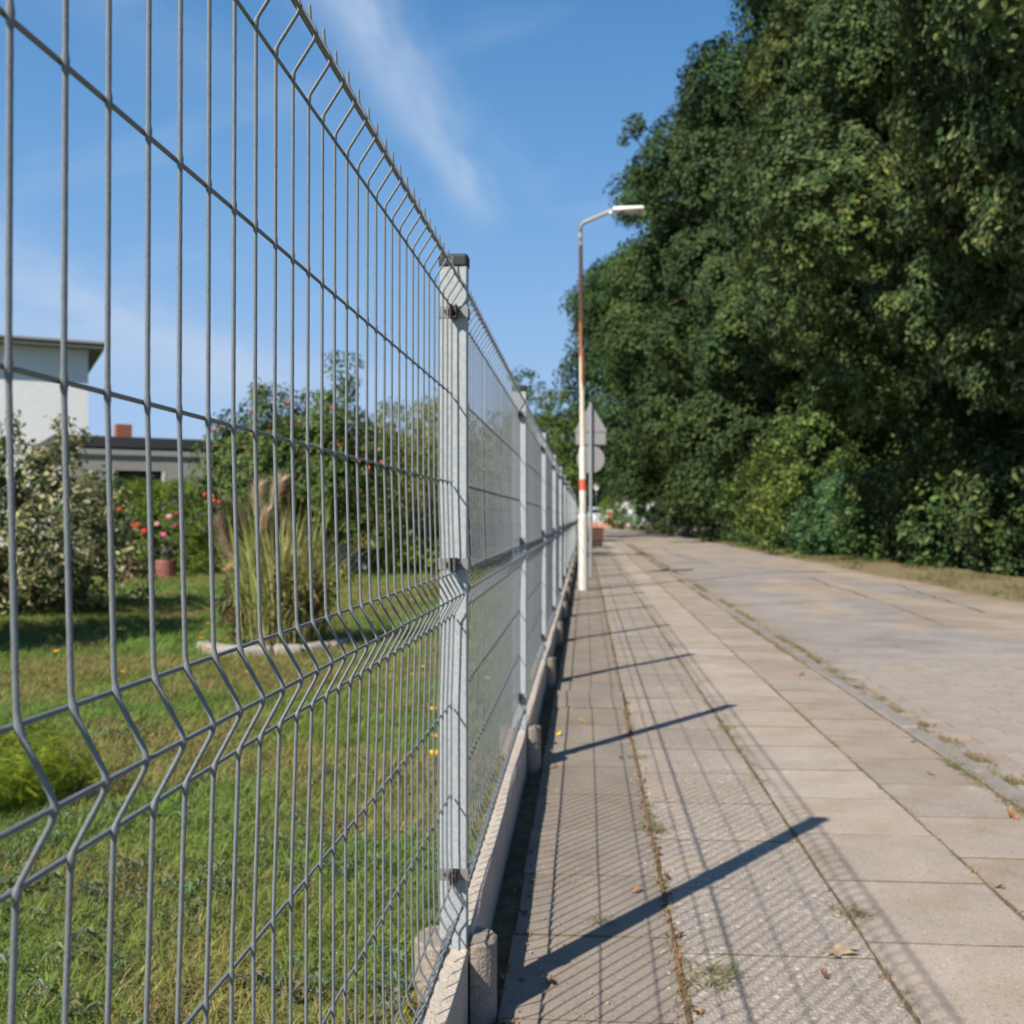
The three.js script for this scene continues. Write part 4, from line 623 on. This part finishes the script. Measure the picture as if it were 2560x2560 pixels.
// ---------------------------------------------------------------- buildings
{
  // wall of the white house runs along +x of its group
  const t = thing('white_house', [-16.48, 0, -32.9], 0, 'tall plain white rendered house with a flat overhanging roof', 'house'); t.rotation.y = .54;
  part('wall', box(9, 6.75, 7, -4.5, 3.375, -3.5), M.white, t); const rf = part('roof', box(9.85, .16, 7.9, -4.45, 6.83, -3.45, .01), M.eave, t);
  const fx = new THREE.Mesh(box(9.95, .07, 8.0, -4.45, 6.945, -3.45), mat({ color: rgb(.30, .29, .27), roughness: .7 })); fx.name = 'roof_edge'; lit(fx); rf.add(fx);
  const w = part('window', box(1.3, 1.4, .08, -6.5, 4.2, .03), mat({ color: rgb(.6, .6, .58), roughness: .6 }), t); const pn = new THREE.Mesh(box(1.12, 1.22, .02, -6.5, 4.2, .075), M.pane); pn.name = 'pane'; lit(pn); w.add(pn);
  const g = thing('garage', [-13.0, 0, -26.1], 0, 'low grey rendered garage with a black flat roof and brick chimney', 'garage'); g.rotation.y = .60;
  part('wall', [box(1.0, 3.0, .25, .0, 1.5, -.125), box(4.6, 3.0, .25, 3.3 + .9, 1.5, -.125), box(1.4, .55, .25, 1.2, 2.725, -.125), box(.25, 3.0, 5, -.375, 1.5, -2.755), box(.25, 3.0, 5, 6.375, 1.5, -2.755), box(7, 3, .25, 3, 1.5, -5.385)], M.grey, g);
  part('wall_band', box(7.06, .14, .06, 3.0, 2.93, .032), mat({ color: rgb(.3, .3, .3), roughness: .9 }), g);
  part('door', box(1.3, 2.4, .06, 1.2, 1.2, -.2), M.dark, g); part('door_frame', [box(.08, 2.45, .1, 1.86, 1.22, -.04), box(.08, 2.45, .1, .54, 1.22, -.04)], mat({ color: rgb(.6, .6, .58), roughness: .6 }), g);
  const r2 = part('roof', box(7.8, .3, 5.62, 3.0, 3.2, -2.75, .02), M.dark, g); const ch = new THREE.Mesh(box(.42, .5, .42, 1.05, 3.55, -1.5), M.chimney); ch.name = 'chimney'; lit(ch); r2.add(ch);
  const h = thing('far_house', [8.0, -.6, -150], .3, 'far pale house with a dark red gabled roof beyond the road end', 'house');
  part('wall', box(6, 4.4, 7, 0, 2.2, 0), M.white, h); const s = new THREE.Shape(); s.moveTo(-3.5, 0); s.lineTo(3.5, 0); s.lineTo(0, 2.2); s.closePath(); const rg = new THREE.ExtrudeGeometry(s, { depth: 8, bevelEnabled: false }); rg.translate(0, 4.42, -4); part('roof', rg, mat({ color: rgb(.12, .045, .04), roughness: .8 }), h); for (const x of [-1.4, 1.4]) part('window', box(.9, 1.2, .06, x, 2.6, 3.52), M.pane, h);
}

// ---------------------------------------------------------------- street furniture
{                                                                    // street lamp
  const t = thing('street_lamp', [-.04, -.01, -16.92], 0, 'old street lamp with rusty upper mast and white lower mast with a red band', 'street lamp');
  const white = mat({ color: rgb(.60, .585, .55), roughness: .7, bumpMap: smoothBump, bumpScale: .002 });
  part('lower_mast', tube([V(.0, 0, 0), V(-.002, 1.2, 0), V(-.003, 1.24, 0), V(-.003, 1.255, 0)], [.079, .077, .074, .057], 22), white, t);
  part('middle_mast', tube([V(-.003, 1.25, 0), V(-.008, 2.30, 0), V(-.009, 2.35, 0), V(-.009, 2.36, 0)], [.0565, .0555, .05, .044], 20), white, t);
  part('red_band', tube([V(-.0045, 1.655, 0), V(-.0062, 1.835, 0)], [.0582, .0580], 20, false), mat({ color: rgb(.55, .10, .055), roughness: .7 }), t);
  const pts = [V(-.009, 2.35, 0), V(-.02, 3.4, 0), V(-.03, 4.4, 0), V(-.04, 5.5, 0), V(-.042, 5.86, 0)]; const bend = fillet([V(-.042, 5.86, 0), V(-.043, 6.05, 0), V(.46, 6.25, .02)], .11, 7); const all = [...pts, ...bend.slice(1)];
  const g = tube(all, all.map((p, i) => (i < 5 ? lerp(.045, .030, i / 4) : .029)), 14, false); { const uv = g.attributes.uv; for (let i = 0; i < uv.count; i++) uv.setXY(i, (i % 15) / 14, clamp((2.35 + uv.getY(i)) / 6.6, 0, 1)); }
  part('upper_mast', g, mat({ map: rustMap, roughness: .85 }), t);
  const head = part('lamp_head', (() => { const s = new THREE.Shape(); s.moveTo(.02, -.01); s.lineTo(.05, .03); s.lineTo(.16, .034); s.lineTo(.5, .028); s.lineTo(.53, .014); s.lineTo(.53, .004); s.lineTo(.10, -.012); s.closePath(); const e = new THREE.ExtrudeGeometry(s, { depth: .14, bevelEnabled: true, bevelSize: .012, bevelThickness: .02, bevelSegments: 3 }); e.translate(0, 0, -.07); e.rotateZ(.02); return e; })(), mat({ color: rgb(.78, .78, .77), roughness: .45 }), t); head.position.set(.46, 6.255, .02);
  const l = new THREE.Mesh((() => { const e = new THREE.SphereGeometry(.1, 18, 8, 0, 6.283, Math.PI / 2, Math.PI / 2); e.scale(1.9, .38, .75); e.translate(.33, -.032, 0); return e; })(), mat({ color: rgb(.32, .29, .26), roughness: .25 })); l.name = 'lamp_glass'; lit(l); head.add(l);
  const c = new THREE.Mesh(cyl(.034, .034, .12).rotateZ(-1.2).translate(-.03, -.05, 0), mat({ color: rgb(.7, .7, .69), roughness: .5 })); c.name = 'lamp_socket'; lit(c); head.add(c);
}
{                                                                    // traffic sign seen from behind
  const t = thing('traffic_sign', [.105, 0, -20.8], 0, 'grey backs of a triangular, a rectangular and a round sign on one steel post', 'traffic sign'), th = .004;
  part('sign_post', [cyl(.032, .032, 3.52, 0, 0, 0, 16)], M.steel, t); part('second_post', cyl(.022, .022, 2.75, -.115, 0, -.1, 12), M.steel, t);
  const plate = (s) => { const e = new THREE.ExtrudeGeometry(s, { depth: th, bevelEnabled: true, bevelSize: .006, bevelThickness: .006, bevelSegments: 2, curveSegments: 24 }); e.translate(0, 0, -.055); return e; };
  const tri = new THREE.Shape(), P = [[-.335, 0], [.335, 0], [0, .58]], rr = .05; { const v = P.map(([a, b]) => new THREE.Vector2(a, b)); v.forEach((p, i) => { const a = v[(i + 2) % 3].clone().sub(p).normalize().multiplyScalar(rr).add(p), b = v[(i + 1) % 3].clone().sub(p).normalize().multiplyScalar(rr).add(p); i ? tri.lineTo(a.x, a.y) : tri.moveTo(a.x, a.y); tri.quadraticCurveTo(p.x, p.y, b.x, b.y); }); tri.closePath(); }
  part('triangular_plate', plate(tri).translate(0, 2.93, 0), M.signGrey, t);
  const re = new THREE.Shape(); re.moveTo(-.3, 0); re.lineTo(.3, 0); re.lineTo(.3, .225); re.lineTo(-.3, .225); re.closePath(); part('rectangular_plate', plate(re).translate(0, 2.68, 0), M.signGrey, t);
  const ci = new THREE.Shape(); ci.absarc(0, 0, .277, 0, 6.283); part('round_plate', plate(ci).translate(0, 2.375, 0), M.signGrey, t);
  for (const y of [3.2, 3.0, 2.8, 2.48, 2.26]) part('sign_clip', box(.09, .03, .05, 0, y, -.028, .004), M.steel, t);
}
{                                                                    // litter bin farther along the pavement
  const t = thing('litter_bin', [.46, 0, -41.6], .1, 'brown slatted litter bin on dark legs at the pavement beyond the sign', 'litter bin'), b = mat({ color: rgb(.10, .042, .028), roughness: .8 });
  for (let i = 0; i < 4; i++) for (const [s, a] of [[1, 0], [-1, 0], [1, 1], [-1, 1]]) { const g = box(.105, .46, .02, -.165 + i * .11, .5, s * .22); if (a) g.rotateY(Math.PI / 2); part('slat', g, b, t); }
  part('rim', box(.48, .04, .48, 0, .75, 0, .01), M.dark, t); for (const [x, z] of [[-.18, -.18], [.18, -.18], [-.18, .18], [.18, .18]]) part('leg', box(.05, .72, .05, x, .36, z), M.dark, t); part('liner', box(.38, .42, .38, 0, .5, 0), M.dark, t); part('base', box(.40, .27, .40, 0, .135, 0, .01), M.dark, t);
}
{
  const t = thing('diamond_sign', [.62, 0, -60], 0, 'small white diamond-shaped sign plate high on a post far down the street', 'road sign'); part('sign_post', cyl(.03, .03, 2.95, 0, 0, 0, 10), M.steel, t); const g = box(.34, .34, .012, 0, 0, .04, .004); g.rotateZ(Math.PI / 4); g.translate(0, 2.98, 0); part('sign_plate', g, mat({ color: rgb(.75, .75, .74), roughness: .5 }), t);
  const rk = new THREE.IcosahedronGeometry(.6, 3), p = rk.attributes.position; for (let i = 0; i < p.count; i++) { const n = .75 + .5 * fbm(p.getX(i) * 2 + 3, p.getY(i) * 2 + p.getZ(i), 5, 3); p.setXYZ(i, p.getX(i) * n * 1.2, p.getY(i) * n * .75, p.getZ(i) * n); } rk.computeVertexNormals(); const m = part('boulder', rk, mat({ color: rgb(.42, .37, .34), roughness: .95 }), scene); m.position.set(6.4, .2, -66); tag(m, 'pale boulder on the verge far along the wood', 'boulder');
}
{                                                                    // vehicles at the end of the street
  const wheel = (x, z, r, par) => { const g = new THREE.CylinderGeometry(r, r, .2, 18); g.rotateZ(Math.PI / 2); const w = part('wheel', g, M.dark, par); w.position.set(x, r, z); const q = new THREE.CylinderGeometry(r * .55, r * .55, .22, 14); q.rotateZ(Math.PI / 2); const c = new THREE.Mesh(q, M.steel); c.name = 'rim'; lit(c); w.add(c); };
  const wp = mat({ color: rgb(.55, .56, .58), roughness: .3 });
  const profile = (pts, w, m, name, par) => { const s = new THREE.Shape(); pts.forEach(([a, b], i) => (i ? s.lineTo(a, b) : s.moveTo(a, b))); s.closePath(); const e = new THREE.ExtrudeGeometry(s, { depth: w, bevelEnabled: true, bevelSize: .05, bevelThickness: .06, bevelSegments: 3 }); e.translate(0, 0, -w / 2); e.rotateY(Math.PI / 2); return part(name, e, m, par); };
  const car = thing('parked_car', [1.75, .02, -122], Math.PI, 'white car parked across the far end of the street', 'car');
  profile([[-2.1, .3], [2.1, .3], [2.15, .7], [1.2, .9], [.6, 1.38], [-1.1, 1.42], [-1.9, .95], [-2.15, .85]], 1.55, wp, 'body', car); profile([[1.1, .92], [.57, 1.33], [-1.05, 1.36], [-1.7, .96]], 1.6, M.pane, 'windows', car);
  for (const s of [-1, 1]) { for (const z of [-1.3, 1.35]) wheel(s * .78, z, .32, car); part('headlight', box(.3, .14, .06, s * .55, .68, -2.17, .02), M.steel, car); }
  const van = thing('delivery_van', [1.2, .02, -129], Math.PI, 'pale grey delivery van behind the white car', 'van'); const vm = mat({ color: rgb(.36, .37, .40), roughness: .4 });
  profile([[-2.6, .35], [2.4, .35], [2.5, 1.1], [1.7, 1.25], [1.1, 2.3], [-2.6, 2.45]], 1.7, vm, 'body', van); part('windscreen', (() => { const g = box(1.45, .95, .04); g.rotateX(-.5); g.translate(0, 1.75, -1.52); return g; })(), M.pane, van); for (const s of [-1, 1]) for (const z of [-1.6, 1.7]) wheel(s * .86, z, .36, van);
  const tr = thing('box_trailer', [4.0, .02, -131], Math.PI, 'blue-white box trailer with red markings beside the delivery van', 'trailer'); part('trailer_box', box(2.6, 1.5, 4, 0, 1.35, 0, .05), mat({ color: rgb(.42, .45, .52), roughness: .5 }), tr); part('red_panel', box(.5, 1.1, .04, .98, 1.4, -2.02), mat({ color: rgb(.5, .07, .07), roughness: .5 }), tr); for (const s of [-1, 1]) wheel(s * 1.1, 0, .36, tr); part('drawbar', box(.1, .1, 1.4, 0, .45, -2.6), M.dark, tr);
  const bar = thing('barrier_fence', [2.0, 0, -119], 0, 'low reddish construction barrier in front of the parked car', 'barrier'); part('barrier_board', [box(5.4, .3, .05, 0, .42, 0), box(5.4, .14, .05, 0, .1, 0)], mat({ color: rgb(.6, .26, .19), roughness: .7 }), bar); for (const x of [-2.6, -1.3, 0, 1.3, 2.6]) part('barrier_foot', box(.12, .62, .12, x, .31, -.1), mat({ color: rgb(.55, .2, .15), roughness: .7 }), bar);
}

// ---------------------------------------------------------------- fallen leaves
{
  const leaf = (seed, L, W) => { const R = rand(seed), n = 7, pos = [], idx = []; for (let i = 0; i <= n; i++) { const u = i / n, w = W * Math.sin(Math.PI * (.06 + .9 * u)) * (i % 2 ? 1.2 : .75), y = .012 * Math.sin(u * 5 + R() * 2) + .012; pos.push((u - .5) * L, y + .012 * R(), -w, (u - .5) * L, y - .004, 0, (u - .5) * L, y + .014 * R(), w); } for (let i = 0; i < n; i++) { const a = i * 3; idx.push(a, a + 1, a + 3, a + 1, a + 4, a + 3, a + 1, a + 2, a + 4, a + 2, a + 5, a + 4); } return flat(geo(pos, null, idx)); };
  const kinds = [leaf(1, .05, .014), leaf(2, .04, .013), leaf(3, .06, .016)], cm = { yellow: [.55, .42, .03], orange: [.25, .125, .065], brown: [.14, .075, .04], tan: [.32, .21, .12] }, ms = Object.fromEntries(Object.entries(cm).map(([k, c]) => [k, mat({ color: rgb(...c), roughness: .8, side: THREE.DoubleSide })]));
  const list = [[-.02, -6.03, 'yellow', 'yellow fallen leaf on the dark slab beyond the raised slab edge'], [.837, -5.93, 'yellow', 'greenish yellow fallen leaf on the smooth slab past the second shadow'], [-.15, -5.64, 'yellow', 'yellow fallen leaf close to the shadow of the concrete boards'], [-.17, -5.2, 'orange', 'pair-coloured orange leaf at the edge of the board shadow'], [.17, -5.1, 'tan', 'long tan leaf on the dark slab right of the second shadow'], [-.16, -4.9, 'orange', 'small orange leaf at the foot of the second post shadow'], [1.70, -4.22, 'orange', 'curled orange leaf beside the kerb at the picture edge'], [1.755, -4.13, 'orange', 'last orange leaf at the picture edge next to the kerb'], [1.62, -7.9, 'tan', 'heap of tan leaves beside the kerb, far one'], [1.66, -8.0, 'tan', 'pale tan leaf lying against the kerb'], [1.3, -3.55, 'tan', 'tan leaf in the joint between the smooth slabs'], [1.33, -3.42, 'orange', 'orange leaf in the long joint near the tan one'], [.16, -3.3, 'orange', 'reddish leaf in the joint below the first tuft'], [.27, -3.42, 'brown', 'brown curled leaf in the gravelly joint'], [-.09, -2.64, 'brown', 'dark brown leaf in the shade of the board holder'], [.26, -2.95, 'brown', 'brown leaf crumbs in the joint above the post shadow'], [.62, -2.72, 'brown', 'dark brown leaf scrap under the oak leaf'], [.27, -2.5, 'orange', 'orange-brown leaf near the bottom edge in the joint'], [1.74, -5.6, 'orange', 'orange leaf by the kerb near a green weed'], [1.97, -5.25, 'orange', 'orange leaf on the road beside the kerb'], [1.6, -4.9, 'tan', 'pale leaf on the outer row of slabs'], [.25, -5.75, 'orange', 'reddish leaf on the proud slab corner']];
  list.forEach(([x, z, c, l], i) => { const m = part('fallen_leaf', kinds[i % 3], ms[c], scene); m.position.set(x, .0, z); m.rotation.y = i * 1.9; m.scale.setScalar(i === 8 || i === 6 ? 1.2 : .7); tag(m, l, 'leaf', 'fallen leaves on the paving'); });
  const s = new THREE.Shape(), N = 48; for (let i = 0; i <= N; i++) { const a = i / N * 6.283, r = .05 + .018 * Math.cos(a * 7) + .02 * Math.cos(a), x = Math.cos(a) * r * 1.35, y = Math.sin(a) * r * .8; i ? s.lineTo(x, y) : s.moveTo(x, y); }
  const g = new THREE.ShapeGeometry(s, 2); g.rotateX(-Math.PI / 2); const p = g.attributes.position; for (let i = 0; i < p.count; i++) p.setY(i, .006 + .02 * Math.abs(Math.sin(p.getX(i) * 30))); const oak = part('oak_leaf', flat(g), mat({ color: rgb(.36, .265, .175), roughness: .9, side: THREE.DoubleSide }), scene); oak.position.set(.68, .003, -2.87); oak.rotation.y = .4; oak.scale.set(.68, .4, .68); tag(oak, 'large pale lobed oak leaf lying on the pebbled slab', 'leaf');
  const K = rand(801), P = []; const add = (x, z, w, n) => { for (let i = 0; i < n; i++) P.push([x + (K() - .5) * w, -.006, z + (K() - .5) * w, (K() - .5) * .7, 1, (K() - .5) * .7, .22 + K() * .4]); };
  for (let z = 2.2; z < 30; z += .05) { if (fbm(z * 1.4, 3, 81, 3) > .4) add(.249, -z, .035, z < 7 ? 3 : 1); if (fbm(z, 8, 83, 3) > .52) add(1.785, -z, .06, 1); if (fbm(z, 12, 85, 3) > .5) add(1.95, -z, .12, 1); if (fbm(z, 17, 86, 3) > .55) add(-.2, -z, .08, 1); }
  for (let i = 0; i < 900; i++) { const z = 8 + K() * 50; add(roadEdge(-z) + (K() - .3) * 1.0, -z, .1, 1); }
  tag(scatter('leaf_litter', kinds[1], mat({ color: 0xffffff, roughness: .9, side: THREE.DoubleSide }), P, scene, 803, (x, y, z, R) => { const k = R(); return k < .35 ? [.20, .125, .07] : k < .75 ? [.13, .08, .045] : k < .93 ? [.26, .185, .11] : [.3, .15, .07]; }), 'crumbs of dry brown leaves caught in joints and along the kerb', 'leaf litter', null, 'stuff');
}
{                                                                    // loose grit on the pavement and along the kerb
  const K = rand(811), P = [], g = new THREE.IcosahedronGeometry(.004, 0); g.scale(1, .7, 1);
  for (let i = 0; i < 2600; i++) { const z = 2.2 + 12 * K() ** 1.7, q = K(), x = q < .3 ? .25 + (K() - .5) * .09 : q < .62 ? .26 + K() * .52 : q < .8 ? 1.76 + (K() - .5) * .12 : q < .9 ? -.2 + K() * .44 : 1.93 + K() * .3; P.push([x, .003, -z, K() - .5, 1, K() - .5, .35 + 1.1 * K() ** 3]); }
  tag(scatter('loose_grit', g, mat({ color: 0xffffff, roughness: .95 }), P, scene, 812, (x, y, z, R) => { const k = .16 + .3 * R(); return [k, k * .87, k * .74]; }), 'loose grit and small stones on the slabs and along the kerb', 'grit', null, 'stuff');
}
scene.traverse((o) => { if (o.isMesh) o.castShadow = o.receiveShadow = true; });
renderer.render(scene, camera);
